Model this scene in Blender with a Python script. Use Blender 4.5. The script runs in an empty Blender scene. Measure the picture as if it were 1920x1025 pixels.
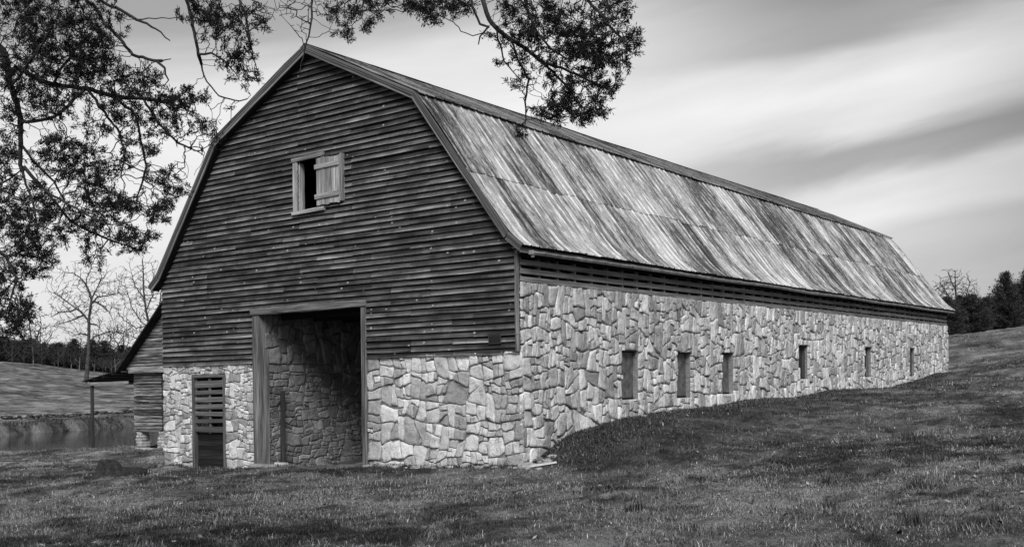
import bpy, math, random
import numpy as np
from mathutils import Vector, noise as mnoise

SC = bpy.context.scene
COL = SC.collection
R_ = math.radians

# ---------------------------------------------------------------- camera
F_PX, ROLL, HY, YAW = 1961.14, .012, 728.6, .6395
CAM = np.array([12.9239, -17.652, 1.6])
FWD = np.array([-math.sin(YAW), math.cos(YAW), 0.0])
RGT = np.array([math.cos(YAW), math.sin(YAW), 0.0])
cd = bpy.data.cameras.new('camera')
cam = bpy.data.objects.new('camera', cd)
COL.objects.link(cam)
cam.location = CAM
cam.rotation_mode = 'XYZ'
from mathutils import Matrix
base = Matrix(((RGT[0], 0, -FWD[0]), (RGT[1], 0, -FWD[1]), (0, 1, 0)))
# roll: counter-clockwise in the picture
cam.rotation_euler = (base @ Matrix.Rotation(-ROLL, 3, 'Z')).to_euler()
cd.sensor_fit = 'HORIZONTAL'
cd.sensor_width = 36.0
cd.lens = 36.0 * F_PX / 1920.0
cd.shift_y = (HY - 512.5) / 1920.0
cd.shift_x = -3.4 / 1920.0
cd.clip_start = .05
cd.clip_end = 3000
SC.camera = cam

# ---------------------------------------------------------------- render / view
SC.render.engine = 'CYCLES'
SC.view_settings.view_transform = 'Standard'
SC.view_settings.look = 'None'
SC.view_settings.gamma = 1
SC.view_settings.exposure = 0.0
SC.cycles.max_bounces = 5
SC.cycles.diffuse_bounces = 3
SC.cycles.use_denoising = True

# ---------------------------------------------------------------- sun
SUN_DIR = Vector((.48, -.60, .66)).normalized()
sd = bpy.data.lights.new('sun', 'SUN')
sd.energy = 3.7
sd.angle = R_(28)
sd.color = (1, 1, 1)
so = bpy.data.objects.new('sun', sd)
COL.objects.link(so)
so.rotation_euler = SUN_DIR.to_track_quat('Z', 'Y').to_euler()
so.location = (20, -20, 40)

# ---------------------------------------------------------------- node helper
class NT:
    def __init__(self, nt):
        self.nt = nt
    def n(self, typ, **kw):
        nd = self.nt.nodes.new(typ)
        for k, v in kw.items():
            if k.startswith('_'):
                setattr(nd, k[1:], v)
            else:
                nd.inputs[k.replace('__', ' ')].default_value = v
        return nd
    def l(self, a, b):
        self.nt.links.new(a, b)
    def math(self, op, a, b=None, c=None, clamp=False):
        nd = self.nt.nodes.new('ShaderNodeMath'); nd.operation = op; nd.use_clamp = clamp
        for i, v in enumerate((a, b, c)):
            if v is None: continue
            if isinstance(v, (int, float)): nd.inputs[i].default_value = v
            else: self.l(v, nd.inputs[i])
        return nd.outputs[0]
    def vmath(self, op, a, b=None):
        nd = self.nt.nodes.new('ShaderNodeVectorMath'); nd.operation = op
        for i, v in enumerate((a, b)):
            if v is None: continue
            if isinstance(v, (tuple, list)): nd.inputs[i].default_value = v
            else: self.l(v, nd.inputs[i])
        return nd.outputs[1] if op == 'DOT_PRODUCT' else nd.outputs[0]
    def noise(self, vec, scale, detail=4, rough=.6, dist=0):
        nd = self.nt.nodes.new('ShaderNodeTexNoise')
        nd.inputs['Scale'].default_value = scale
        nd.inputs['Detail'].default_value = detail
        nd.inputs['Roughness'].default_value = rough
        nd.inputs['Distortion'].default_value = dist
        if vec is not None: self.l(vec, nd.inputs['Vector'])
        return nd.outputs[0]
    def ramp(self, fac, stops, interp='LINEAR'):
        nd = self.nt.nodes.new('ShaderNodeValToRGB')
        cr = nd.color_ramp; cr.interpolation = interp
        while len(cr.elements) < len(stops): cr.elements.new(.5)
        for e, (p, v) in zip(cr.elements, stops):
            e.position = p; e.color = (v, v, v, 1)
        self.l(fac, nd.inputs[0])
        return nd.outputs[0]
    def attr(self, name, fac=True):
        nd = self.nt.nodes.new('ShaderNodeAttribute'); nd.attribute_name = name
        return nd.outputs['Fac'] if fac else nd.outputs['Vector']
    def mix(self, f, a, b):
        # scalar mix
        nd = self.nt.nodes.new('ShaderNodeMix'); nd.data_type = 'FLOAT'
        for i, v in zip((0, 2, 3), (f, a, b)):
            if isinstance(v, (int, float)): nd.inputs[i].default_value = v
            else: self.l(v, nd.inputs[i])
        return nd.outputs[0]
    def sstep(self, v, a, b):
        nd = self.nt.nodes.new('ShaderNodeMapRange'); nd.interpolation_type = 'SMOOTHSTEP'
        nd.inputs[1].default_value = a; nd.inputs[2].default_value = b
        self.l(v, nd.inputs[0])
        return nd.outputs[0]

# ---------------------------------------------------------------- world: overcast sky in grey
w = bpy.data.worlds.new('World'); SC.world = w; w.use_nodes = True
w.node_tree.nodes.clear()
T = NT(w.node_tree)
sky = T.nt.nodes.new('ShaderNodeTexSky'); sky.sky_type = 'NISHITA'; sky.sun_disc = False
sky.sun_elevation = math.asin(SUN_DIR.z)
sky.sun_rotation = math.atan2(SUN_DIR.x, SUN_DIR.y)
bw = T.n('ShaderNodeRGBToBW'); T.l(sky.outputs[0], bw.inputs[0])
tc = T.n('ShaderNodeTexCoord')
D = tc.outputs['Generated']
a_ = T.vmath('DOT_PRODUCT', D, tuple(RGT))
sep = T.n('ShaderNodeSeparateXYZ'); T.l(D, sep.inputs[0]); e_ = sep.outputs[2]
comb = T.n('ShaderNodeCombineXYZ'); T.l(a_, comb.inputs[0])
tt = T.math('SUBTRACT', e_, T.math('MULTIPLY', a_, .14)); T.l(T.math('MULTIPLY', tt, 5.0), comb.inputs[1])
T.l(T.math('MULTIPLY', T.vmath('DOT_PRODUCT', D, tuple(FWD)), .3), comb.inputs[2])
nz = T.noise(comb.outputs[0], 2.2, 5, .5, .6)
nz2 = T.noise(comb.outputs[0], 6.0, 6, .55, .4)
t2 = T.math('ADD', tt, T.math('MULTIPLY', T.math('SUBTRACT', nz, .5), .075))
rightb = T.ramp(T.math('MULTIPLY', t2, 2.0, clamp=True),
    [(0, .60), (.10, .62), (.18, .66), (.22, .84), (.265, .80), (.315, .42), (.34, .40), (.385, .78), (.43, .88), (.475, .76), (.53, .38), (.66, .20), (1, .08)], 'EASE')
leftb = T.ramp(T.math('MULTIPLY', t2, 2.0, clamp=True),
    [(0, .60), (.12, .70), (.3, .82), (.5, .88), (.60, .80), (.72, .40), (1, .12)], 'EASE')
msk = T.sstep(a_, .02, .30)
cl = T.mix(msk, leftb, rightb)
cl = T.math('MULTIPLY', cl, T.math('SUBTRACT', 1.0, T.math('MULTIPLY', T.sstep(T.math('ADD', a_, T.math('MULTIPLY', nz, .1)), .36, .58), .45)))
cl = T.math('MULTIPLY', cl, T.math('ADD', .86, T.math('MULTIPLY', nz2, .28)))
skyv = T.mix(.93, bw.outputs[0], T.math('MULTIPLY', cl, 10.3))
bg = T.n('ShaderNodeBackground', Strength=.1)
cc = T.n('ShaderNodeCombineXYZ')
for i in range(3): T.l(skyv, cc.inputs[i])
T.l(cc.outputs[0], bg.inputs['Color'])
wo = T.n('ShaderNodeOutputWorld'); T.l(bg.outputs[0], wo.inputs[0])

# ================================================================ helpers
def px(x, y, Dp):
    c, s = math.cos(ROLL), math.sin(ROLL)
    u, v = x - 960, y - 512.5
    xr, yr = c * u - s * v, s * u + c * v
    d = FWD + RGT * xr / F_PX - np.array([0, 0, 1.0]) * (yr - (HY - 512.5)) / F_PX
    return CAM + d * Dp

def link(name, me, mat=None, parent=None):
    o = bpy.data.objects.new(name, me)
    COL.objects.link(o)
    if mat is not None: me.materials.append(mat)
    if parent is not None: o.parent = parent
    return o

def empty(name, loc=(0, 0, 0), parent=None):
    o = bpy.data.objects.new(name, None); COL.objects.link(o); o.location = loc
    o.empty_display_size = .3
    if parent is not None: o.parent = parent
    return o

def tag(o, label=None, cat=None, group=None, kind=None):
    if label: o['label'] = label
    if cat: o['category'] = cat
    if group: o['group'] = group
    if kind: o['kind'] = kind
    return o

def mesh_np(name, V, Fc, mat=None, parent=None, smooth=False, rnd=None, uvw=None):
    V = np.asarray(V, dtype=np.float32); Fc = np.asarray(Fc, dtype=np.int32)
    me = bpy.data.meshes.new(name)
    me.vertices.add(len(V)); me.vertices.foreach_set('co', V.ravel())
    n, k = Fc.shape
    me.loops.add(n * k); me.loops.foreach_set('vertex_index', Fc.ravel())
    me.polygons.add(n)
    me.polygons.foreach_set('loop_start', np.arange(0, n * k, k, dtype=np.int32))
    me.polygons.foreach_set('loop_total', np.full(n, k, dtype=np.int32))
    if smooth: me.polygons.foreach_set('use_smooth', np.ones(n, dtype=bool))
    me.update(calc_edges=True)
    if rnd is not None:
        a = me.attributes.new('rnd', 'FLOAT', 'POINT'); a.data.foreach_set('value', np.asarray(rnd, dtype=np.float32))
    if uvw is not None:
        a = me.attributes.new('uvw', 'FLOAT_VECTOR', 'POINT'); a.data.foreach_set('vector', np.asarray(uvw, dtype=np.float32).ravel())
    return link(name, me, mat, parent)

class MB:
    def __init__(self): self.v = []; self.f = []; self.r = []; self.u = []
    def add(self, vs, fs, rnd=0., uvs=None):
        b = len(self.v)
        self.v += [tuple(p) for p in vs]
        self.f += [tuple(i + b for i in f) for f in fs]
        self.r += [rnd] * len(vs) if isinstance(rnd, (int, float)) else list(rnd)
        self.u += [tuple(p) for p in (uvs if uvs is not None else vs)]
    def box(self, p0, p1, rnd=None, jit=0.):
        x0, y0, z0 = [min(a, b) for a, b in zip(p0, p1)]; x1, y1, z1 = [max(a, b) for a, b in zip(p0, p1)]
        d = (x1 - x0, y1 - y0, z1 - z0)
        ax = sorted(range(3), key=lambda i: -d[i])
        vs = [(x0, y0, z0), (x1, y0, z0), (x1, y1, z0), (x0, y1, z0), (x0, y0, z1), (x1, y0, z1), (x1, y1, z1), (x0, y1, z1)]
        us = [tuple(v[i] for i in ax) for v in vs]
        if jit: vs = [tuple(c + random.uniform(-jit, jit) for c in v) for v in vs]
        self.add(vs, [(0, 3, 2, 1), (4, 5, 6, 7), (0, 1, 5, 4), (1, 2, 6, 5), (2, 3, 7, 6), (3, 0, 4, 7)],
                 random.random() if rnd is None else rnd, us)
    def beam(self, a, b, w_, h_, up=(0, 0, 1), rnd=None, seg=1, wob=0.):
        a, b = Vector(a), Vector(b); t = (b - a); L = t.length; t.normalize()
        s = t.cross(Vector(up)).normalized(); u = s.cross(t)
        vs, us = [], []
        for i in range(seg + 1):
            f = i / seg
            c = a.lerp(b, f) + (s * random.uniform(-wob, wob) + u * random.uniform(-wob, wob) if 0 < i < seg else Vector())
            for (p, q) in ((-1, -1), (1, -1), (1, 1), (-1, 1)):
                vs.append(c + s * p * w_ / 2 + u * q * h_ / 2); us.append((L * f, p * w_ / 2 + (q * .1), q * h_ / 2))
        fs = [(3, 2, 1, 0), (seg * 4, seg * 4 + 1, seg * 4 + 2, seg * 4 + 3)]
        for i in range(seg):
            for k in range(4):
                k2 = (k + 1) % 4
                fs.append((i * 4 + k, i * 4 + k2, i * 4 + 4 + k2, i * 4 + 4 + k))
        self.add(vs, fs, random.random() if rnd is None else rnd, us)
    def rock(self, c, s, rnd=None, jit=.16, n=2):
        pts = {}; vs = []
        def idx(i, j, k):
            key = (i, j, k)
            if key not in pts:
                p = Vector((i / n * 2 - 1, j / n * 2 - 1, k / n * 2 - 1))
                q = p.lerp(p.normalized() * 1.15, .45)
                q += Vector([random.uniform(-jit, jit) for _ in range(3)])
                pts[key] = len(vs); vs.append((c[0] + q.x * s[0], c[1] + q.y * s[1], c[2] + q.z * s[2]))
            return pts[key]
        fs = []
        for a in range(n):
            for b in range(n):
                fs += [(idx(a, b, 0), idx(a, b + 1, 0), idx(a + 1, b + 1, 0), idx(a + 1, b, 0)),
                       (idx(a, b, n), idx(a + 1, b, n), idx(a + 1, b + 1, n), idx(a, b + 1, n)),
                       (idx(a, 0, b), idx(a + 1, 0, b), idx(a + 1, 0, b + 1), idx(a, 0, b + 1)),
                       (idx(a, n, b), idx(a, n, b + 1), idx(a + 1, n, b + 1), idx(a + 1, n, b)),
                       (idx(0, a, b), idx(0, a, b + 1), idx(0, a + 1, b + 1), idx(0, a + 1, b)),
                       (idx(n, a, b), idx(n, a + 1, b), idx(n, a + 1, b + 1), idx(n, a, b + 1))]
        self.add(vs, fs, random.random() if rnd is None else rnd)
    def build(self, name, mat, parent=None, smooth=False, bevel=0.):
        me = bpy.data.meshes.new(name)
        me.from_pydata(self.v, [], self.f); me.update()
        a = me.attributes.new('rnd', 'FLOAT', 'POINT'); a.data.foreach_set('value', np.array(self.r, dtype=np.float32))
        a = me.attributes.new('uvw', 'FLOAT_VECTOR', 'POINT'); a.data.foreach_set('vector', np.array(self.u, dtype=np.float32).ravel())
        if smooth: me.polygons.foreach_set('use_smooth', [True] * len(me.polygons))
        o = link(name, me, mat, parent)
        if bevel:
            m = o.modifiers.new('bevel', 'BEVEL'); m.width = bevel; m.segments = 2; m.limit_method = 'ANGLE'
        return o

# ================================================================ materials
def newmat(name, rough=.85, spec=.25):
    m = bpy.data.materials.new(name); m.use_nodes = True
    t = NT(m.node_tree)
    b = m.node_tree.nodes['Principled BSDF']
    b.inputs['Roughness'].default_value = rough
    b.inputs['Specular IOR Level'].default_value = spec
    return m, t, b

def setcol(t, b, val):
    c = t.n('ShaderNodeCombineXYZ')
    for i in range(3): t.l(val, c.inputs[i])
    t.l(c.outputs[0], b.inputs['Base Color'])

def bump(t, b, h, strength=.6, dist=.02):
    n = t.n('ShaderNodeBump', Strength=strength, Distance=dist)
    t.l(h, n.inputs['Height']); t.l(n.outputs[0], b.inputs['Normal'])

def wood(name, lo, hi, grain=28, stretch=.9, vary=.5, knots=.0, bstr=.5, contrast=(.39, .62), lap=False):
    m, t, b = newmat(name, .88, .15)
    u = t.attr('uvw', False); r = t.attr('rnd')
    off = t.n('ShaderNodeCombineXYZ')
    t.l(t.math('MULTIPLY', r, 37.0), off.inputs[0]); t.l(t.math('MULTIPLY', r, 91.0), off.inputs[1])
    v = t.vmath('ADD', t.vmath('MULTIPLY', u, (stretch, grain, grain)), off.outputs[0])
    g1 = t.noise(v, 1.0, 5, .65, .5)
    v2 = t.vmath('ADD', t.vmath('MULTIPLY', u, (stretch * .6, grain * .22, grain * .22)), off.outputs[0])
    g2 = t.noise(v2, 1.0, 3, .6, .2)
    g = t.math('ADD', t.math('MULTIPLY', g1, .6), t.math('MULTIPLY', g2, .4))
    val = t.ramp(g, [(contrast[0], lo), ((contrast[0] + contrast[1]) / 2, lo * .45 + hi * .4), (contrast[1], hi)])
    vr = t.math('ADD', 1 - vary / 2, t.math('MULTIPLY', t.math('FRACT', t.math('MULTIPLY', r, 7.31)), vary))
    val = t.math('MULTIPLY', val, vr)
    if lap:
        # paler worn lower edge; overlap shade painted in towards the board's top (z of uvw runs 0 at the lower edge to 1)
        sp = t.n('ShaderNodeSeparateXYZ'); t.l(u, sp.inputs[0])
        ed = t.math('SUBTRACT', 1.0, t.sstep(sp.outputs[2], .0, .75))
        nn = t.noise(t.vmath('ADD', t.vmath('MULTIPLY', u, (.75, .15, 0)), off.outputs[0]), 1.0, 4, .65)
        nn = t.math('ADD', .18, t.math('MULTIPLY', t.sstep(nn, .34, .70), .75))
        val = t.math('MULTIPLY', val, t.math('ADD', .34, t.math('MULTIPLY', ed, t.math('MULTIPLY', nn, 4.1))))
    if knots:
        kv = t.vmath('MULTIPLY', u, (4.2, 7.3, 0))
        vo = t.n('ShaderNodeTexVoronoi'); vo.feature = 'F1'; vo.inputs['Scale'].default_value = 1.0; t.l(kv, vo.inputs['Vector'])
        k = t.math('SUBTRACT', 1.0, t.sstep(vo.outputs['Distance'], .06, .19))
        sel = t.n('ShaderNodeSeparateXYZ'); t.l(vo.outputs['Color'], sel.inputs[0])
        k = t.math('MULTIPLY', k, t.math('GREATER_THAN', sel.outputs[0], .76))
        val = t.mix(t.math('MULTIPLY', k, .8), val, knots)
    setcol(t, b, val)
    bump(t, b, g, bstr, .01)
    return m

M = {}
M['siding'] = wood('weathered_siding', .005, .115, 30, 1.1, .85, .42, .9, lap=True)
M['frame'] = wood('grey_timber', .05, .34, 34, 1.0, .4, 0, .7)
M['shutter'] = wood('pale_timber', .12, .55, 30, 1.2, .45, 0, .7)
M['slat'] = wood('slat_timber', .11, .36, 30, 1.0, .4, 0, .5)
M['dark'] = wood('dark_timber', .008, .035, 25, 1.0, .6, 0, .5)
M['crib'] = wood('crib_timber', .012, .34, 26, 1.0, 1.2, .5, .6)
M['door_slat'] = wood('door_timber', .05, .20, 30, 1.0, .4, 0, .5)
M['pole'] = wood('pole_timber', .018, .07, 30, 1.0, .4, 0, .5)
M['fascia'] = wood('fascia_timber', .05, .20, 40, .7, .5, 0, .6)

# roof metal: V-crimp sheets whose paint has worn off in streaks down the slope (uvw = along barn, down slope, 0)
def roof_mat(name, lo, mid, hi):
    m, t, b = newmat(name, .55, .35)
    u = t.attr('uvw', False); r = t.attr('rnd')
    off = t.n('ShaderNodeCombineXYZ')
    t.l(t.math('MULTIPLY', r, 53.0), off.inputs[0]); t.l(t.math('MULTIPLY', r, 17.0), off.inputs[1])
    s1 = t.noise(t.vmath('ADD', t.vmath('MULTIPLY', u, (8.5, .85, 1)), off.outputs[0]), 1.0, 10, .74, .5)
    s2 = t.noise(t.vmath('MULTIPLY', u, (.8, .35, 1)), 1.0, 3, .5, .3)
    s3 = t.noise(t.vmath('ADD', t.vmath('MULTIPLY', u, (30, 3.4, 1)), off.outputs[0]), 1.0, 8, .78, .4)
    s4 = t.noise(t.vmath('ADD', t.vmath('MULTIPLY', u, (38, 13, 1)), off.outputs[0]), 1.0, 8, .8, .8)
    s = t.math('ADD', t.math('ADD', t.math('MULTIPLY', s1, .42), t.math('MULTIPLY', s2, .16)), t.math('ADD', t.math('MULTIPLY', s3, .24), t.math('MULTIPLY', s4, .18)))
    s = t.math('ADD', s, t.math('MULTIPLY', t.math('SUBTRACT', t.math('FRACT', t.math('MULTIPLY', r, 5.7)), .5), .07))
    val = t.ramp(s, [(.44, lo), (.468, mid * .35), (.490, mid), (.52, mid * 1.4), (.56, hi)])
    # rust spots and nail heads
    vo = t.n('ShaderNodeTexVoronoi'); vo.inputs['Scale'].default_value = 1.0
    t.l(t.vmath('MULTIPLY', u, (9, 5, 1)), vo.inputs['Vector'])
    k = t.math('SUBTRACT', 1.0, t.sstep(vo.outputs['Distance'], .06, .12))
    val = t.mix(t.math('MULTIPLY', k, .55), val, lo)
    sp = t.n('ShaderNodeSeparateXYZ'); t.l(u, sp.inputs[0])
    fr_ = t.math('FRACT', t.math('DIVIDE', t.math('ADD', sp.outputs[0], .255), .3))      # grime lies along each crimp
    val = t.math('MULTIPLY', val, t.math('ADD', .30, t.math('MULTIPLY', t.sstep(fr_, .0, .15), .70)))
    setcol(t, b, val)
    t.l(t.mix(s, .75, .35), b.inputs['Roughness'])
    bump(t, b, s3, .25, .01)
    return m
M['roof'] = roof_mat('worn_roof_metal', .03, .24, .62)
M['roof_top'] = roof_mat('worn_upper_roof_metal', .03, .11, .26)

def metal_mat(name, v, rough=.45, dirt=.5):
    m, t, b = newmat(name, rough, .5)
    tcn = t.n('ShaderNodeTexCoord')
    g = t.noise(tcn.outputs['Object'], 5, 5, .65)
    setcol(t, b, t.ramp(g, [(.3, v * (1 - dirt)), (.7, v)]))
    b.inputs['Metallic'].default_value = .3
    bump(t, b, g, .2, .01)
    return m
M['gutter'] = metal_mat('galvanised_gutter', .50, .45, .7)
M['panel'] = metal_mat('stained_sheet', .22, .6, .8)
M['plaque'] = metal_mat('bronze_plaque', .015, .4)
M['plaque_hi'] = metal_mat('bronze_raised', .07, .4)

def stone_mat(name, lo, hi, grime=.35, vary=1.0):
    m, t, b = newmat(name, .92, .15)
    r = t.attr('rnd'); tcn = t.n('ShaderNodeTexCoord'); P = tcn.outputs['Object']
    off = t.n('ShaderNodeCombineXYZ')
    for i in range(3): t.l(t.math('MULTIPLY', r, 13.0 + i * 7), off.inputs[i])
    v = t.vmath('ADD', P, off.outputs[0])
    n1 = t.noise(v, 7, 6, .65, .3)
    n2 = t.noise(v, 38, 5, .7, .2)
    n3 = t.noise(v, 2.3, 3, .5, .5)
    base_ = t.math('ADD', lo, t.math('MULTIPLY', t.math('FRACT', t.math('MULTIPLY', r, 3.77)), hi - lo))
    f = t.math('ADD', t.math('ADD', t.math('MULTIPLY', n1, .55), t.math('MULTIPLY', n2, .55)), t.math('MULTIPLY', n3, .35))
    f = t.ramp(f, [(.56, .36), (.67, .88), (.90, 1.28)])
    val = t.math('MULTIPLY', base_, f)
    st = t.sstep(t.noise(P, .9, 5, .65, .6), .56, .74)
    val = t.math('MULTIPLY', val, t.math('SUBTRACT', 1.0, t.math('MULTIPLY', st, grime)))
    setcol(t, b, val)
    h = t.math('ADD', t.math('MULTIPLY', n1, .7), t.math('MULTIPLY', n2, .35))
    bump(t, b, h, 1.0, .07)
    return m
M['stone'] = stone_mat('fieldstone', .33, .84, .35)
M['stone_shade'] = stone_mat('shaded_fieldstone', .14, .32, .3)  # fieldstone again, colour darkened to stand for shade inside the passage
M['mortar'] = stone_mat('mortar', .11, .25, .5)
M['rock'] = stone_mat('rock', .32, .55, .4)
M['rock_dark'] = stone_mat('dark_rock', .05, .34, .4)

def simple(name, lo, hi, scale, rough=.9, b_=.6, detail=6):
    m, t, b = newmat(name, rough, .15)
    tcn = t.n('ShaderNodeTexCoord')
    g = t.noise(tcn.outputs['Object'], scale, detail, .65)
    setcol(t, b, t.ramp(g, [(.33, lo), (.68, hi)]))
    bump(t, b, g, b_, .02)
    return m
M['bark'] = simple('bark', .012, .055, 14)
M['bark_pale'] = simple('pale_bark', .09, .26, 3)
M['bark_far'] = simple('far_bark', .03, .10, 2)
M['white'] = simple('white_board', .5, .75, 8, .6)
M['stump'] = simple('stump_wood', .012, .05, 9)

def leaf_mat(name, lo, hi):
    m, t, b = newmat(name, .75, .2)
    r = t.attr('rnd')
    setcol(t, b, t.math('ADD', lo, t.math('MULTIPLY', r, hi - lo)))
    return m
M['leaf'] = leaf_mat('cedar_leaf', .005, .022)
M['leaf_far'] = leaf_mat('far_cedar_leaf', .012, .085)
M['leaf_scrub'] = leaf_mat('scrub_leaf', .015, .07)

# ground: patchy winter grass over soil
def ground_mat():
    m, t, b = newmat('winter_grass_ground', .95, .1)
    tcn = t.n('ShaderNodeTexCoord'); P = tcn.outputs['Object']
    patch = t.noise(P, .32, 5, .62, .5)
    fine = t.noise(P, 7, 8, .75, .2)
    fine2 = t.noise(P, 38, 5, .75)
    streak = t.noise(t.vmath('MULTIPLY', P, (.06, .16, 0)), 1.0, 7, .68, 1.2)
    streak2 = t.noise(t.vmath('MULTIPLY', P, (.35, .7, 0)), 1.0, 5, .7, .5)
    f = t.math('ADD', t.math('MULTIPLY', patch, .25), t.math('MULTIPLY', streak, .30))
    f = t.math('ADD', f, t.math('MULTIPLY', fine, .2))
    f = t.math('ADD', f, t.math('MULTIPLY', fine2, .1))
    f = t.math('ADD', f, t.math('MULTIPLY', streak2, .15))
    dry = t.attr('rnd')
    lo = t.ramp(f, [(.44, .015), (.50, .055), (.56, .14)])
    hi = t.ramp(f, [(.44, .05), (.50, .18), (.56, .42)])
    setcol(t, b, t.mix(dry, lo, hi))
    bump(t, b, t.math('ADD', fine, fine2), .9, .06)
    return m
M['ground'] = ground_mat()
def grass_mat():
    m, t, b = newmat('grass_blades', .7, .25)
    r = t.attr('rnd')
    setcol(t, b, r)
    return m
M['grass'] = grass_mat()
def water_mat():
    m, t, b = newmat('pond_water', .06, .5)
    b.inputs['Base Color'].default_value = (.015, .015, .015, 1)
    tcn = t.n('ShaderNodeTexCoord')
    g = t.noise(t.vmath('MULTIPLY', tcn.outputs['Object'], (.8, 2.2, 1)), 2.5, 4, .6)
    bump(t, b, g, .12, .03)
    return m
M['water'] = water_mat()

# ================================================================ terrain
SLOPE = .0135
ctrl = [
 # barn gable foot and long wall foot
 (0, 0, 0.0), (-2.2, 0, -.07), (-4.45, 0, -.15), (-8.4, 0, -.42), (-12.35, 0, -.54), (-6.4, .5, -.30),
 (.0, .45, .08), (0, .9, .27), (0, 1.4, .46), (0, 2.3, .62), (0, 3.3, .76), (0, 4.0, .86), (0, 5.5, .94), (0, 7.2, .99), (0, 11.3, 1.15), (0, 18.4, 1.38), (0, 27.3, 1.64), (0, 33.5, 1.82),
 (.7, -.3, .0), (1.6, .1, .03), (1.2, 1.2, .22), (1.6, 2.4, .48), (2.2, 4.5, .72), (2.2, 8, .95), (3, 14, 1.15),
 (-8.3, 3.7, -.36), (-5, 4, -.30), (-8.0, 9, -.30), (-5, 9, -.25), (-12.4, 10, -.62), (-12.4, 22, -.5), (-12.4, 34, .4), (-6, 34, 1.1), (-5, 20, .5), (-6, 14, 0.1),
 # lawn in front
 (12.9, -17.6, 0), (8, -9, .02), (4.5, -4, -.02), (11, -7, .20), (14, -3, .55), (8, 1, .42), (10, 8, .95), (8, 16, 1.3), (20, 0, .95), (20, 12, 1.6), (6, 28, 1.8), (15, 28, 2.3),
 (0, -8, -.22), (-5, -5, -.34), (-10, -5, -.55), (-4, -12, -.45), (4, -15, -.15), (10, -12, 0.0), (-14, -8, -.78), (-20, -4, -.98), (-18, 4, -.8), (-24, 2, -1.0),
 (-28.7, 11.2, -.93), (-31, 11.0, -.98), (-34, 11.2, -1.02), (-26, 15, -.93), (-36, 8, -1.22), (-22, 12, -.8),
 # behind the camera
 (30, -20, .5), (13, -35, 0), (-10, -30, -.8), (40, -60, .5), (-60, -60, -2), (60, 10, 3), (90, -20, 4),
]
for pxx, Dd, z in [(0, 56, -1.42), (150, 57, -1.42), (300, 58, -1.35), (-300, 53, -1.45),
                   (250, 101, -.55), (150, 92, -.58), (0, 81, -.62), (-150, 73, -.7), (-300, 67, -.8), (450, 124, -.5),
                   (0, 92, -.65), (250, 112, -.46), (-200, 84, -.75), (400, 122, -.4),
                   (250, 170, 2.6), (130, 165, 2.6), (0, 160, 3.2), (-200, 150, 3.5),
                   (330, 230, 5.2), (250, 230, 5.6), (130, 230, 7.4), (60, 230, 8.5), (-100, 230, 9.3), (-400, 220, 10),
                   (250, 320, 7), (60, 320, 10), (-200, 320, 11), (60, 600, 12), (-600, 500, 12), (600, 600, 9),
                   (500, 150, 1.2), (800, 170, 3.5), (1200, 150, 4.5), (1000, 300, 6), (600, 260, 6),
                   (1600, 70, 3.9), (1690, 78, 4.7), (1773, 85, 5.4), (1850, 90, 6.05), (1920, 92, 6.5), (2100, 100, 8), (2500, 95, 8.5), (1750, 60, 2.9), (1900, 60, 3.6), (1750, 48, 1.95), (1900, 48, 2.5), (1900, 38, 1.75), (1700, 40, 1.45),
                   (1773, 110, 6.0), (1900, 115, 6.7), (1800, 180, 6.5), (2000, 600, 9), (1500, 120, 5), (2300, 200, 10)]:
    p = px(pxx, 700, Dd); ctrl.append((p[0], p[1], z))
ctrl = np.array(ctrl, float)

def _U(r2): return np.where(r2 > 1e-12, .5 * r2 * np.log(np.maximum(r2, 1e-12)), 0)
def tps_fit(P, z, lam):
    n = len(P); r2 = ((P[:, None] - P[None]) ** 2).sum(2)
    K = _U(r2) + lam * np.eye(n); Q = np.hstack([np.ones((n, 1)), P])
    A = np.zeros((n + 3, n + 3)); A[:n, :n] = K; A[:n, n:] = Q; A[n:, :n] = Q.T
    return np.linalg.solve(A, np.concatenate([z, np.zeros(3)]))
_P = ctrl[:, :2] / 20.0
_W = tps_fit(_P, ctrl[:, 2], 1e-4)
pond = np.array([px(a, 700, d)[:2] for a, d in [(-420, 54), (-150, 54.5), (0, 56), (150, 57), (300, 58), (420, 60), (520, 75), (480, 120), (400, 116), (250, 99.5), (150, 90.5), (0, 79.5), (-150, 71), (-420, 62)]])
def poly_sd(x, y, poly):
    d = np.full(x.shape, 1e9); ins = np.zeros(x.shape, bool)
    n = len(poly)
    for i in range(n):
        ax, ay = poly[i]; bx, by = poly[(i + 1) % n]
        ex, ey = bx - ax, by - ay
        tt_ = np.clip(((x - ax) * ex + (y - ay) * ey) / (ex * ex + ey * ey), 0, 1)
        d = np.minimum(d, np.hypot(x - ax - tt_ * ex, y - ay - tt_ * ey))
        c = ((ay > y) != (by > y)) & (x < (bx - ax) * (y - ay) / (by - ay + 1e-12) + ax)
        ins ^= c
    return np.where(ins, d, -d)
_rs = np.random.RandomState(5)
_waves = [(_rs.uniform(0, 2 * np.pi), _rs.uniform(0, 2 * np.pi), k, a) for k, a in [(.35, .035), (.5, .03), (.9, .02), (1.4, .016), (2.3, .012), (3.1, .010), (4.7, .008), (6.3, .006)] for _ in range(2)]
def lumps(x, y):
    s = 0
    for th, ph, k, a in _waves:
        s = s + a * np.sin(k * 2 * np.pi / 2.5 * (x * np.cos(th) + y * np.sin(th)) + ph + 1.3 * np.sin(.4 * (x * np.sin(th * 2) + y)))
    return s
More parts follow.
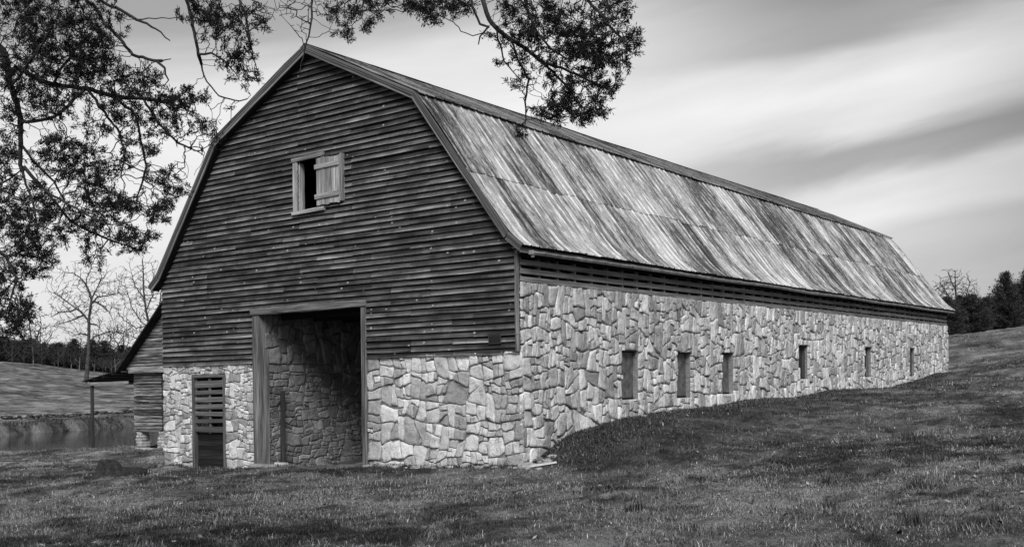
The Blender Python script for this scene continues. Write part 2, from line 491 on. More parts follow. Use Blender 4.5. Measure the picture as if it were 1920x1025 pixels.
def H(x, y, fine=True):
    x = np.asarray(x, float); y = np.asarray(y, float)
    sh = x.shape; x = x.ravel(); y = y.ravel(); out = np.empty(len(x))
    for i in range(0, len(x), 40000):
        X = x[i:i + 40000]; Y = y[i:i + 40000]
        q = np.stack([X, Y], 1) / 20.0
        r2 = ((q[:, None] - _P[None]) ** 2).sum(2)
        z = _U(r2) @ _W[:len(_P)] + _W[-3] + q @ _W[-2:]
        if fine: z = z + lumps(X, Y) * (.25 + .6 * np.clip((np.abs(X) - 1.5) / 4, 0, 1))
        sd_ = poly_sd(X, Y, pond + 0) + .25 * np.sin(X * 1.1 + Y * .7) + .12 * np.sin(X * 3.1 - Y * 2.3)
        s = np.clip((sd_ + .2) / 1.6, 0, 1); s = s * s * (3 - 2 * s)
        out[i:i + 40000] = z * (1 - s) + s * (-2.6)
    return out.reshape(sh)
def h1(x, y): return float(H(np.array([x]), np.array([y]))[0])

def vnoise(x, y, seed=0):
    xi = np.floor(x).astype(np.int64); yi = np.floor(y).astype(np.int64); fx = x - xi; fy = y - yi
    fx = fx * fx * (3 - 2 * fx); fy = fy * fy * (3 - 2 * fy)
    def h(a, b):
        n = (a * 374761393 + b * 668265263 + seed * 974711) & 0xffffffff
        n = ((n ^ (n >> 13)) * 1274126177) & 0xffffffff
        return ((n ^ (n >> 16)) & 0xffff) / 65535.0
    return (h(xi, yi) * (1 - fx) + h(xi + 1, yi) * fx) * (1 - fy) + (h(xi, yi + 1) * (1 - fx) + h(xi + 1, yi + 1) * fx) * fy
def dryness(x, y):
    D_ = (x - CAM[0]) * FWD[0] + (y - CAM[1]) * FWD[1]
    U_ = (x - CAM[0]) * RGT[0] + (y - CAM[1]) * RGT[1]
    v = .20 * vnoise(x * .35, y * .35, 1) + .24 * vnoise(x * .9 + 7, y * .9, 2) + .30 * vnoise(x * 2.3, y * 2.3, 3) + .26 * vnoise(x * 6, y * 6, 4)
    v = np.clip((v - .36) / .24, 0, 1)
    v = np.clip(v + .35 * np.exp(-((D_ - 19 - .1 * U_) / 3.0) ** 2) * (U_ < 3), 0, 1)      # worn strip across the front of the doorway
    far = np.clip((D_ - 45) / 30, 0, 1)
    v = v * (1 - far) + far * (.62 + .38 * v)
    bank = np.exp(-((x - 1.6) / 1.9) ** 2) * np.clip((y + .8) / 1.2, 0, 1) * np.clip(1.2 - y / 26, 0, 1)
    return np.clip(v * (1 - .6 * bank), 0, 1)

ang_view = np.arange(-34, 34.01, .16); ang_rest = np.arange(37, 323.1, 3.0)
angs = np.radians(np.concatenate([ang_view, ang_rest]))
radii = [0.8]
while radii[-1] < 900: radii.append(radii[-1] * 1.0125 + .01)
radii = np.array(radii)
AA, RR = np.meshgrid(angs, radii)
dirx = FWD[0] * np.cos(AA) + RGT[0] * np.sin(AA); diry = FWD[1] * np.cos(AA) + RGT[1] * np.sin(AA)
GX = CAM[0] + dirx * RR; GY = CAM[1] + diry * RR; GZ = H(GX, GY)
nr, na = GX.shape
V = np.stack([GX.ravel(), GY.ravel(), GZ.ravel()], 1)
V = np.vstack([V, [[CAM[0], CAM[1], h1(CAM[0], CAM[1])]]])
i0 = (np.arange(nr - 1)[:, None] * na + np.arange(na)[None]).ravel(); i1 = (np.arange(nr - 1)[:, None] * na + (np.arange(na)[None] + 1) % na).ravel()
quads = np.stack([i0, i0 + na, i1 + na, i1], 1)
c = len(V) - 1
capf = np.stack([np.full(na, c), np.arange(na), (np.arange(na) + 1) % na, (np.arange(na) + 1) % na], 1)
ground = mesh_np('ground', V, quads, M['ground'], smooth=True, rnd=dryness(V[:, 0], V[:, 1]))
tag(ground, 'patchy winter grass ground around the barn and up the hills', None, None, 'structure')

# shaggy growth hanging over the far bank of the pond
rs = np.random.RandomState(15); bp = pond[7:14]; bx, by = [], []
for p, q in zip(bp[:-1], bp[1:]):
    L = np.hypot(*(q - p)); k = int(L * 170); f = rs.rand(k); off = rs.normal(.2, .55, k); nrm = np.array([-(q - p)[1], (q - p)[0]]) / L
    sgn = -1 if poly_sd(np.array([(p + q)[0] / 2 + nrm[0]]), np.array([(p + q)[1] / 2 + nrm[1]]), pond)[0] > 0 else 1
    bx.append(p[0] + (q - p)[0] * f + nrm[0] * sgn * off); by.append(p[1] + (q - p)[1] * f + nrm[1] * sgn * off)
bx, by = np.concatenate(bx), np.concatenate(by); bz = H(bx, by); k = len(bx)
gap_ = .5 + .5 * np.sin(bx * .9 + 2 * np.sin(by * .5)); bh = rs.uniform(.12, .42, k) * (.4 + .9 * gap_)
ba = rs.uniform(0, 6.28, k); bl = rs.uniform(.2, 1.3, k); bw_ = rs.uniform(.012, .03, k)
bd = np.stack([np.cos(ba) * np.sin(bl), np.sin(ba) * np.sin(bl), np.cos(bl)], 1); bs = np.stack([-np.sin(ba), np.cos(ba), 0 * ba], 1) * bw_[:, None]
bb = np.stack([bx, by, bz - .03], 1)
VV = np.stack([bb - bs, bb + bs, bb + bd * bh[:, None]], 1).reshape(-1, 3)
o = mesh_np('bank_grass', VV, np.arange(k * 3).reshape(-1, 3), M['grass'], rnd=np.repeat(np.clip(.02 + .16 * rs.rand(k) ** 2 * (.3 + gap_), 0, .4), 3))
tag(o, 'shaggy rough grass hanging over the far bank of the pond', 'grass', None, 'stuff')

# water
pc = pond.mean(0); pw = pc + (pond - pc) * 1.04
mb = MB(); mb.add([(p[0], p[1], -1.5) for p in pw], [tuple(range(len(pw)))])
wat = mb.build('water', M['water']); tag(wat, 'still dark pond reflecting the far bank', None, None, 'structure')

# grass blades
rs = np.random.RandomState(11)
def blades(n_near, n_far):
    out = []
    D1 = np.sqrt(rs.uniform(7.5 ** 2, 19 ** 2, n_near)); D2 = 19 * (75 / 19.) ** rs.uniform(0, 1, n_far)
    Dp = np.concatenate([D1, D2]); u = rs.uniform(-.62, .62, len(Dp)) * Dp
    x = CAM[0] + FWD[0] * Dp + RGT[0] * u; y = CAM[1] + FWD[1] * Dp + RGT[1] * u
    ok = ~((x < .03) & (x > -12.5) & (y > -.03) & (y < 34))
    ok |= (x < -4.7) & (x > -8.2) & (y > -.1) & (y < 1.2) & (rs.rand(len(x)) < .3)
    ok &= poly_sd(x, y, pond) < -.15
    ok &= ~((x < -27) & (x > -31) & (y > 10.5) & (y < 14) & (rs.rand(len(x)) < .7))
    x, y, Dp = x[ok], y[ok], Dp[ok]
    return x, y, Dp
x, y, Dp = blades(230000, 300000)
clump = np.clip((vnoise(x * 2.6, y * 2.6, 9) * .6 + vnoise(x * 6.5, y * 6.5, 10) * .4 - .45) * 2.6, 0, 1)
dry = dryness(x, y)
hgt = (.018 + .040 * rs.rand(len(x)) ** 2 + .13 * clump * rs.rand(len(x)) ** 1.5) * (1 + .010 * Dp)
# tussocks
tuf = [(1.9, 1.6, .25), (2.8, .4, .22), (3.6, 2.5, .2), (6.2, -6.0, .28), (7.3, -2.2, .3), (8.4, -5.2, .3), (9.0, -3.5, .26), (9.8, -6.6, .3), (10.6, -4.2, .3), (4.2, -3.0, .2), (12.0, -6.2, .3), (7.0, 3, .3)]
tx, ty, th = [], [], []
for (a, b, hh) in tuf:
    k = 120; r = np.abs(rs.normal(0, .11, k)); q = rs.uniform(0, 6.28, k)
    tx.append(a + r * np.cos(q)); ty.append(b + r * np.sin(q)); th.append(hh * rs.uniform(.4, 1, k))
tx, ty, th = map(np.concatenate, (tx, ty, th))
x = np.concatenate([x, tx]); y = np.concatenate([y, ty]); hgt = np.concatenate([hgt, th]); dry = np.concatenate([dry, np.full(len(tx), .45)]); Dp = np.concatenate([Dp, np.full(len(tx), 14.)])
# rougher growth on the bank at the corner and a fringe along the foot of the walls
k = 26000; wy_ = rs.uniform(.1, 1, k) ** 1.5 * 33; wx_ = np.abs(rs.normal(0, 1, k)) * np.where(rs.rand(k) < .35, .12, 1.0) * (.55 + .8 * np.clip(1 - wy_ / 12, 0, 1)) + .06
k2 = 5000; gx_ = rs.uniform(-12.4, 0, k2); gx_ = gx_[~((gx_ > -8.5) & (gx_ < -4.5))]; gy_ = -.06 - np.abs(rs.normal(0, .10, len(gx_)))
k3 = 9000; mx_ = np.abs(rs.normal(.3, .55, k3)) + .05; my_ = rs.uniform(.2, 4.2, k3)
ax_ = np.concatenate([wx_, gx_, mx_]); ay_ = np.concatenate([wy_, gy_, my_]); na_ = len(ax_)
ah_ = np.concatenate([rs.uniform(.04, .11, k), rs.uniform(.03, .12, len(gx_)), rs.uniform(.03, .12, k3)])
x = np.concatenate([ax_, x]); y = np.concatenate([ay_, y]); hgt = np.concatenate([ah_, hgt]); dry = np.concatenate([rs.rand(na_) ** 2 * .8, dry])
Dp = np.concatenate([(ax_ - CAM[0]) * FWD[0] + (ay_ - CAM[1]) * FWD[1], Dp])
z = H(x, y) - .008
n = len(x)
az = rs.uniform(0, 2 * np.pi, n); lean = np.where(rs.rand(n) < .65, rs.uniform(.8, 1.6, n), rs.uniform(.2, 1.1, n)); lean[-len(tx):] = rs.uniform(.2, 1.3, len(tx))
wd = .0022 * (1 + .09 * Dp) * rs.uniform(.6, 1.3, n)
dx, dy = np.cos(az), np.sin(az); sx, sy = -dy, dx
def pt(f, bend):
    hx = hgt * f
    return np.stack([x + dx * hx * np.sin(lean * bend), y + dy * hx * np.sin(lean * bend), z + hx * np.cos(lean * bend)], 1)
S = np.stack([sx, sy, np.zeros(n)], 1) * wd[:, None]
b0, b1, t1 = pt(0, 0), pt(.55, .6), pt(1, 1.0)
VV = np.stack([b0 - S, b0 + S, b1 + S * .8, b1 - S * .8, t1], 1).reshape(-1, 3)
I = np.arange(n)[:, None] * 5
tri = np.concatenate([I + [0, 1, 2], I + [0, 2, 3], I + [3, 2, 4]])
dry2 = np.clip((dry - .25) * 1.6, 0, 1)
tone = np.clip((.02 + .055 * rs.rand(n)) * (1 - dry2) + dry2 * (.07 + .30 * rs.rand(n) ** 1.4), .01, .55)
tone *= np.where(rs.rand(n) < .06, 1.8, 1)
g = mesh_np('grass', VV, tri, M['grass'], rnd=np.repeat(tone, 5))
tag(g, 'short tufty winter grass covering the lawn in front of the barn', 'grass', None, 'stuff')

# fallen leaves and straw flecks on the lawn
rs = np.random.RandomState(19); k = 2600
Dl = np.sqrt(rs.uniform(8 ** 2, 42 ** 2, k)); ul = rs.uniform(-.55, .55, k) * Dl
lx = CAM[0] + FWD[0] * Dl + RGT[0] * ul; ly = CAM[1] + FWD[1] * Dl + RGT[1] * ul
ok = ~((lx < .1) & (lx > -12.6) & (ly > -.1) & (ly < 34)) & (poly_sd(lx, ly, pond) < -.5); lx, ly = lx[ok], ly[ok]; k = len(lx)
lz = H(lx, ly) + rs.uniform(.01, .05, k); la = rs.uniform(0, 6.28, k); ll = rs.uniform(.015, .045, k); lt = rs.uniform(-.6, .6, (k, 2))
c_ = np.stack([lx, ly, lz], 1); e1 = np.stack([np.cos(la), np.sin(la), lt[:, 0]], 1) * ll[:, None]; e2 = np.stack([-np.sin(la), np.cos(la), lt[:, 1]], 1) * ll[:, None] * .55
VV = np.stack([c_ - e1, c_ - e2, c_ + e1, c_ + e2], 1).reshape(-1, 3)
o = mesh_np('fallen_leaves', VV, np.arange(k * 4).reshape(-1, 4), M['grass'], rnd=np.repeat(np.where(rs.rand(k) < .6, rs.uniform(.15, .36, k), rs.uniform(.01, .04, k)), 4))
tag(o, 'pale and dark fallen leaves scattered through the grass', 'leaves', None, 'stuff')

# ================================================================ stonework generator
def clip_half(poly, nx, ny, d):            # keep nx*x+ny*y <= d
    out = []; m = len(poly)
    for i in range(m):
        p, q = poly[i], poly[(i + 1) % m]
        a = nx * p[0] + ny * p[1] - d; b = nx * q[0] + ny * q[1] - d
        if a <= 0: out.append(p)
        if (a < 0 < b) or (b < 0 < a):
            t_ = a / (a - b); out.append((p[0] + t_ * (q[0] - p[0]), p[1] + t_ * (q[1] - p[1])))
    return out
def area(poly):
    return .5 * sum(poly[i][0] * poly[(i + 1) % len(poly)][1] - poly[(i + 1) % len(poly)][0] * poly[i][1] for i in range(len(poly)))
def stones(mb, a0, a1, b0, b1, radii_, aspect, mapf, holes=(), seed=1, gap=.010, hh=(.010, .038), pack=.43, split=.0):
    """irregular fieldstones filling [a0,a1]x[b0,b1]; mapf(a,b,h) gives the 3D point h metres proud of the wall"""
    rg = random.Random(seed); rn = np.random.RandomState(seed)
    A0, A1, B0, B1 = a0 / aspect, a1 / aspect, b0, b1
    wo_ = seed * 3.7
    def warp(a, b):
        k = min(1, (a - a0) / .3, (a1 - a) / .3, (b - b0) / .3, (b1 - b) / .3)
        for (p0, p1, q0, q1) in holes: k = min(k, max(p0 - a, a - p1, q0 - b, b - q1) / .25)
        k = max(k, 0)
        return (a + k * (.085 * mnoise.noise(Vector((a * 1.9, b * 1.9, wo_))) + .03 * mnoise.noise(Vector((a * 5, b * 5, wo_ + 4)))),
                b + k * (.085 * mnoise.noise(Vector((a * 1.9, b * 1.9, wo_ + 9))) + .03 * mnoise.noise(Vector((a * 5, b * 5, wo_ + 14)))))
    # split the face again and again along slightly skewed lines until each piece is a stone
    todo = [[(A0, B0), (A1, B0), (A1, B1), (A0, B1)]]; cells = []
    while todo:
        pl = todo.pop(); ar = abs(area(pl)); tgt = 2.3 * rg.choice(radii_) ** 2 * rg.uniform(.7, 1.3)
        if ar <= tgt: cells.append(pl); continue
        m_ = len(pl); cx = sum(p[0] for p in pl) / m_; cy = sum(p[1] for p in pl) / m_
        xx = sum((p[0] - cx) ** 2 for p in pl); yy = sum((p[1] - cy) ** 2 for p in pl); xy = sum((p[0] - cx) * (p[1] - cy) for p in pl)
        ax_ = .5 * math.atan2(2 * xy, xx - yy)
        th = (0 if abs(math.cos(ax_)) > .707 else math.pi / 2) * .75 + ax_ * .25 + rg.gauss(0, .15) if ax_ >= 0 or abs(math.cos(ax_)) > .707 else -math.pi / 2 * .75 + ax_ * .25 + rg.gauss(0, .15)
        nx, ny = math.cos(th), math.sin(th)
        pr = [nx * (p[0] - cx) + ny * (p[1] - cy) for p in pl]; o_ = rg.uniform(-.26, .26) * (max(pr) - min(pr)) * .8
        dd = nx * cx + ny * cy + o_
        for q_ in (clip_half(pl, nx, ny, dd), clip_half(pl, -nx, -ny, -dd)):
            if len(q_) > 2 and abs(area(q_)) > 1e-4: todo.append(q_)
    # nudge cell corners a little and knock some corners off
    for poly in cells:
        if area(poly) < 0: poly = poly[::-1]
        poly = [(p[0] * aspect, p[1]) for p in poly]
        if rg.random() < .92:
            cx = sum(p[0] for p in poly) / len(poly); cy = sum(p[1] for p in poly) / len(poly)
            for _ in range(rg.choice((1, 2, 3, 4))):
                th = rg.uniform(0, 6.283); nx, ny = math.cos(th), math.sin(th)
                ext = max(nx * (p[0] - cx) + ny * (p[1] - cy) for p in poly)
                q_ = clip_half(poly, nx, ny, nx * cx + ny * cy + ext * rg.uniform(.76, .94))
                if len(q_) > 3: poly = q_
        polys = [poly]
        for (ha0, ha1, hb0, hb1) in holes:
            nxt = []
            for pl in polys:
                xs = [p[0] for p in pl]; ys = [p[1] for p in pl]
                if max(xs) <= ha0 or min(xs) >= ha1 or max(ys) <= hb0 or min(ys) >= hb1: nxt.append(pl); continue
                nxt.append(clip_half(pl, 1, 0, ha0)); nxt.append(clip_half(pl, -1, 0, -ha1))
                mid = clip_half(clip_half(pl, 1, 0, ha1), -1, 0, -ha0) if pl else []
                if len(mid) > 2:
                    nxt.append(clip_half(mid, 0, 1, hb0)); nxt.append(clip_half(mid, 0, -1, -hb1))
            polys = [p for p in nxt if len(p) > 2]
        for pl in polys:
            if abs(area(pl)) < .003: continue
            parts_ = [pl]
            if rg.random() < split and abs(area(pl)) > .02:
                cx = sum(p[0] for p in pl) / len(pl); cy = sum(p[1] for p in pl) / len(pl)
                th = rg.uniform(0, 6.283); nx, ny = math.cos(th), math.sin(th)
                ext = max(nx * (p[0] - cx) + ny * (p[1] - cy) for p in pl); dd = nx * cx + ny * cy + ext * rg.uniform(.0, .65)
                parts_ = [clip_half(pl, nx, ny, dd), clip_half(pl, -nx, -ny, -dd)]
            for q_ in parts_:
                if len(q_) > 2 and abs(area(q_)) > .003: one_stone(mb, q_, mapf, gap, hh, rg, warp)
def one_stone(mb, pl, mapf, gap, hh, rg, warp):
    cx = sum(p[0] for p in pl) / len(pl); cy = sum(p[1] for p in pl) / len(pl)
    per = sum(math.dist(pl[i], pl[(i + 1) % len(pl)]) for i in range(len(pl)))
    size = math.sqrt(abs(area(pl)))
    # even resampling with rough edges, corners cut a little
    pts = []
    m = len(pl)
    for i in range(m):
        p, q = pl[i], pl[(i + 1) % m]; L = math.dist(p, q)
        if L < .02: pts.append(((p[0] + q[0]) / 2, (p[1] + q[1]) / 2)); continue
        k = max(1, int(L / .07)); cut = min(.2, .010 / L)
        for j in range(k + 1):
            f = cut + (1 - 2 * cut) * j / k
            pts.append((p[0] + (q[0] - p[0]) * f, p[1] + (q[1] - p[1]) * f))
    pts = [warp(a, b) for a, b in pts]; cx, cy = warp(cx, cy)
    g_ = gap * rg.uniform(.3, 1.5)
    out = []
    nzs = rg.uniform(0, 50)
    for (a, b) in pts:
        dx_, dy_ = cx - a, cy - b; dl = math.hypot(dx_, dy_) + 1e-6
        nse = mnoise.noise(Vector((a * 9 + nzs, b * 9, nzs)))
        s = (g_ + .013 * (nse + .15) + rg.uniform(0, .003)); s = min(max(s, .002), dl * .4)
        out.append((a + dx_ / dl * s, b + dy_ / dl * s))
    n_ = len(out)
    if n_ < 4: return
    hgt_ = rg.uniform(*hh); tx_, ty_ = rg.uniform(-.09, .09), rg.uniform(-.09, .09)
    sc = min(1., size / .3)
    ins = min(.009, size * .04)
    rings = [(0, -.045, 0), (0, .72, 1), (ins, .97, 1), (.30, 1, 1), (.65, 1.0, 1)]
    vs = []
    for (s, hf, nf) in rings:
        for (a, b) in out:
            dx_, dy_ = cx - a, cy - b; dl = math.hypot(dx_, dy_) + 1e-6
            q = s / dl if s < .1 else s
            A, B = a + dx_ * q, b + dy_ * q
            if nf:
                h = hgt_ * hf + ((A - cx) * tx_ + (B - cy) * ty_) * 1.0
                h += mnoise.noise(Vector((A * 7 + nzs, B * 7, nzs * 2))) * .016 * sc + mnoise.noise(Vector((A * 19 + nzs, B * 19, nzs))) * .006
                if s == 0: h -= .006
                h = max(h, .002)
            else: h = hf
            vs.append(mapf(A, B, h))
    vs.append(mapf(cx, cy, hgt_ + mnoise.noise(Vector((cx * 7 + nzs, cy * 7, nzs * 2))) * .016))
    fs = []
    for r in range(len(rings) - 1):
        for i in range(n_):
            j = (i + 1) % n_
            fs.append((r * n_ + i, r * n_ + j, (r + 1) * n_ + j, (r + 1) * n_ + i))
    L_ = (len(rings) - 1) * n_
    for i in range(n_): fs.append((L_ + i, L_ + (i + 1) % n_, len(vs) - 1))
    mb.add(vs, fs, rg.random())

# ================================================================ BARN (local frame; sill and eaves climb with the hill, 1.35 cm per metre, posts stay plumb)
W_, L_B = 12.4, 33.85
barn = empty('barn')
tag(barn, 'long gambrel barn with dark lapped board gable above pale fieldstone walls', 'barn')
random.seed(3)

# --- windows in the long wall
WIN = [(4.07, 4.89, 1.24, 2.43), (6.90, 7.70, 1.21, 2.41), (9.58, 10.38, 1.24, 2.42), (15.37, 16.17, 1.60, 2.70), (21.92, 22.73, 1.58, 2.71), (27.62, 28.46, 1.56, 2.75)]
ZT = 3.85
# mortar core of the long wall
mb = MB()
ys = .03
for (a, b, c0, c1) in WIN:
    mb.box((-.5, ys, -1.2), (-.03, a, ZT), .5); mb.box((-.5, a, -1.2), (-.03, b, c0), .5); mb.box((-.5, a, c1), (-.03, b, ZT), .5); ys = b
mb.box((-.5, ys, -1.2), (-.03, L_B, ZT), .5)
o = mb.build('wall_core', M['mortar'], barn)
mb = MB()
stones(mb, -.02, L_B + .02, -.5, ZT, [.40, .32, .24, .17, .11], .62, lambda a, b, h: (h - .005, a, b), WIN, 4, hh=(.006, .06), gap=.012)
sw = mb.build('stone_wall', M['stone'], barn, smooth=True); o.parent = sw; sw['label'] = 'long fieldstone side wall pierced by six small openings'
# gable stone
DOORS = [(-11.12, -9.70, -2, 2.08)]
for (xa, xb, hl, sd_, nm) in ((-4.47, -.5, [], 21, 'r'), (-12.4, -8.5, DOORS, 22, 'l')):
    mb = MB()
    if nm == 'r': mb.box((-4.47, .025, -1.2), (-.5, .5, 2.42), .5)
    else:
        mb.box((-12.4, .025, -1.2), (-11.12, .5, 2.42), .5); mb.box((-9.70, .025, -1.2), (-8.5, .5, 2.42), .5); mb.box((-11.12, .025, 2.08), (-9.70, .5, 2.42), .5)
    co = mb.build('wall_core', M['mortar'], barn)
    mb = MB()
    if nm == 'r': stones(mb, -4.47, .035, -.6, 2.40, [.38, .29, .21, .15, .10], .9, lambda a, b, h: (a, -h + .005, b), hl, sd_, hh=(.006, .06), gap=.012)
    else:
        stones(mb, -12.42, -8.5, -1.0, 2.40, [.24, .17, .12, .09, .06], 1.15, lambda a, b, h: (a, -h + .005, b), hl, sd_ + 5, hh=(.008, .045), gap=.009)
    s = mb.build('stone_wall', M['stone'], barn, smooth=True); co.parent = s
    s['label'] = 'gable fieldstone to the ' + ('corner side of the big doorway' if nm == 'r' else 'small door side of the big doorway')
# passage walls behind the doorway
mb = MB(); mb.box((-8.75, .5, -1.2), (-8.315, 13, 3.62), .5); mb.box((-8.75, .05, -1.2), (-8.315, .5, 3.62), .5)
co = mb.build('wall_core', M['mortar'], barn)
mb = MB()
mp = lambda a, b, h: (-8.31 + h, a, b)
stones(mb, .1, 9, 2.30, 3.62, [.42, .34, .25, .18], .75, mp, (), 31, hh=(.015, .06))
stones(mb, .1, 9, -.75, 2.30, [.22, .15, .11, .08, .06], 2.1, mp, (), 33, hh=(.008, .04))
s = mb.build('passage_wall', M['stone_shade'], barn, smooth=True); co.parent = s
mb = MB(); mb.box((-4.46, .5, -1.2), (-4.1, 13, 3.62), .5); co = mb.build('wall_core', M['mortar'], barn)
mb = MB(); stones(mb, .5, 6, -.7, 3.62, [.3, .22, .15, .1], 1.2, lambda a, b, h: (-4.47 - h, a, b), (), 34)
s = mb.build('passage_wall', M['stone_shade'], barn, smooth=True); co.parent = s
# loft floor / ceiling of the passage, end boarding
mb = MB()
for k in range(34):
    mb.box((-12.3, .35 + k * 1.0, 3.66), (-.52, 1.33 + k * 1.0, 3.70), None)
for k in range(11): mb.box((-8.3, .7 + k * 1.1, 3.46), (-4.47, .82 + k * 1.1, 3.655), None)
mb.box((-8.3, 12.9, -1), (-4.47, 12.96, 3.6), None)
mb.build('loft_floor', M['dark'], barn)
# far sides: back gable, left wall
mb = MB(); mb.box((-12.4, .5, -1.5), (-11.95, L_B, ZT), .5); mb.box((-11.95, L_B - .45, -1.5), (-.5, L_B - .02, 2.4), .5)
mb.build('rear_wall', M['mortar'], barn)
mb = MB()
for k in range(40): mb.box((-12.43, k * .85, 3.85), (-12.40, k * .85 + .84, 4.62), None)
gz = [2.4, 4.65, 4.78, 8.12, 9.86]; gx = [0, 0, -.12, -2.70, -6.2]
z = 2.4
while z < 9.8:
    xr = float(np.interp(z + .1, gz, gx)); mb.box((-W_ - xr, L_B - .03, z), (xr, L_B, z + .19), None); z += .2
mb.build('rear_siding', M['dark'], barn)

# --- gable clapboards
def xr_at(z): return float(np.interp(z, gz, gx))
def xl_at(z): return -W_ - xr_at(z)
mb = MB(); random.seed(7)
DO = (-8.50, -4.46, -9, 3.64); WO = (-6.74, -5.92, 6.06, 7.26)
z = 2.33; course = .137
while z < 9.78:
    zb, zt = z, z + course * 1.16
    if zt > 9.84: zt = 9.84
    iv = [(xl_at(zb), xr_at(zb))]
    for (h0, h1_, hz0, hz1) in (DO, WO):
        if zb + course * .6 < hz1 and zt > hz0:
            nx_ = []
            for (p, q) in iv:
                if q <= h0 or p >= h1_: nx_.append((p, q)); continue
                if p < h0: nx_.append((p, h0))
                if q > h1_: nx_.append((h1_, q))
            iv = nx_
    for (p, q) in iv:
        # butt joints
        cuts = [p]; xx = p + random.uniform(.8, 3.6)
        while xx < q - .5: cuts.append(round(xx / .61) * .61 + random.uniform(-.01, .01)); xx += random.uniform(1.2, 3.9)
        cuts.append(q); cuts = sorted(set(cuts))
        for a, b in zip(cuts[:-1], cuts[1:]):
            if b - a < .06: continue
            a2, b2 = a + .002, b - .002
            rr = random.random(); n_ = max(2, int((b - a) / .45)); dz = random.uniform(-.009, .007); th = random.uniform(.016, .030); tilt = random.uniform(-.004, .006); ex = random.choice((random.uniform(-.004, .008), random.uniform(-.004, .008), random.uniform(.004, .020)))
            vs, us = [], []
            for i in range(n_ + 1):
                f = i / n_; X = a2 + (b2 - a2) * f
                Xb = min(max(X, xl_at(zb)), xr_at(zb)); Xt = min(max(X, xl_at(zt)), xr_at(zt))
                wv = mnoise.noise(Vector((X * .9, z * 7, 0))) * .007; wy = mnoise.noise(Vector((X * 1.3, z * 9, 5))) * .007
                yb = -.046 + wy - ex; yt = -.004 + tilt * .3
                zz = zb + dz + wv
                vs += [(Xb, yb - th * .6, zz), (Xt, yt - .012, zt + dz), (Xt, yt, zt + dz), (Xb, yb + .004, zz + .001)]
                us += [(X, zb + 0, 0), (X, zb + .137, 1), (X, zb + .14, 1), (X, zb - .02, 0)]
            fs = [(0, 3, 2, 1), (n_ * 4, n_ * 4 + 1, n_ * 4 + 2, n_ * 4 + 3)]
            for i in range(n_):
                for k in range(4):
                    k2 = (k + 1) % 4; fs.append((i * 4 + k, i * 4 + k2, i * 4 + 4 + k2, i * 4 + 4 + k))
            mb.add(vs, [tuple(reversed(f_)) for f_ in fs], rr, us)
    z += course
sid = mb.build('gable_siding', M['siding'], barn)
# dark sheathing behind the boards so that chinks are dark (with the openings left free)
mb = MB()
for (xa, xb, za, zb) in ((-12.3, -8.5, 2.44, 4.6), (-4.46, -.05, 2.44, 4.6), (-8.5, -4.46, 3.72, 4.6), (-10.4, -6.75, 4.6, 7.2), (-5.9, -2.0, 4.6, 7.2), (-6.75, -5.9, 4.6, 6.0), (-9.4, -3, 7.3, 8.4), (-7.8, -4.6, 8.4, 9.0)):
    mb.box((xa, .02, za), (xb, .04, zb), None)
mb.build('sheathing', M['dark'], barn)

# corner board, door frame
mb = MB(); mb.beam((-.05, -.055, 2.38), (-.05, -.06, 4.50), .10, .035, (0, 1, 0), .3, 4, .003); mb.build('corner_board', M['frame'], barn, bevel=.004)
df = empty('door_frame', (0, 0, 0), barn)
mb = MB(); mb.beam((-8.40, .10, -.75), (-8.40, .10, 3.57), .26, .34, (0, 1, 0), .15, 8, .006); mb.build('post', M['frame'], df, bevel=.012)
mb = MB(); mb.beam((-4.54, .06, -.5), (-4.54, .06, 3.58), .16, .26, (0, 1, 0), .85, 8, .006); mb.build('post', M['frame'], df, bevel=.012)
mb = MB(); mb.beam((-8.57, -.005, 3.645), (-4.44, -.005, 3.655), .20, .15, (0, 0, 1), .42, 9, .007); mb.build('lintel', M['frame'], df, bevel=.012)

# small door in the stone
sdn = empty('small_door', (0, 0, 0), barn); sdn['label'] = 'narrow side door with open slats above dark planks'
mb = MB()
mb.box((-11.12, -.03, -.75), (-11.02, .16, 2.0), .2); mb.box((-9.80, -.03, -.75), (-9.70, .16, 2.0), .5); mb.box((-11.12, -.035, 2.0), (-9.70, .16, 2.08), .7)
mb.build('frame', M['door_slat'], sdn, bevel=.006)
for i, (zt, zb) in enumerate([(1.91, 1.73), (1.65, 1.54), (1.47, 1.34), (1.28, 1.15), (1.08, .97), (.88, .78), (.68, .53)]):
    mb = MB(); j = random.uniform(-.015, .015)
    mb.beam((-11.06 + random.uniform(-.01, .01), .01 - (i % 2) * .006, (zt + zb) / 2 + j), (-9.82 + random.uniform(-.02, .02), .01, (zt + zb) / 2 - j + .012), .022, zt - zb, (0, 0, 1), None, 3, .003)
    mb.build('slat', M['fascia'], sdn, bevel=.003)
mb = MB(); mb.box((-10.46, .025, .5), (-10.38, .07, 1.98), None); mb.box((-11.02, .025, .5), (-10.98, .07, 1.98), None); mb.box((-9.84, .025, .5), (-9.81, .07, 1.98), None); mb.build('stile', M['door_slat'], sdn)
mb = MB()
for k in range(7): mb.box((-11.02, .09, -.72 + k * .178), (-9.80, .115, -.548 + k * .178), None, .002)
mb.build('plank_panel', M['dark'], sdn)
mb = MB(); mb.box((-11.1, .9, -1), (-9.7, .95, 2.1), .5); mb.build('dark_backing', M['dark'], sdn)

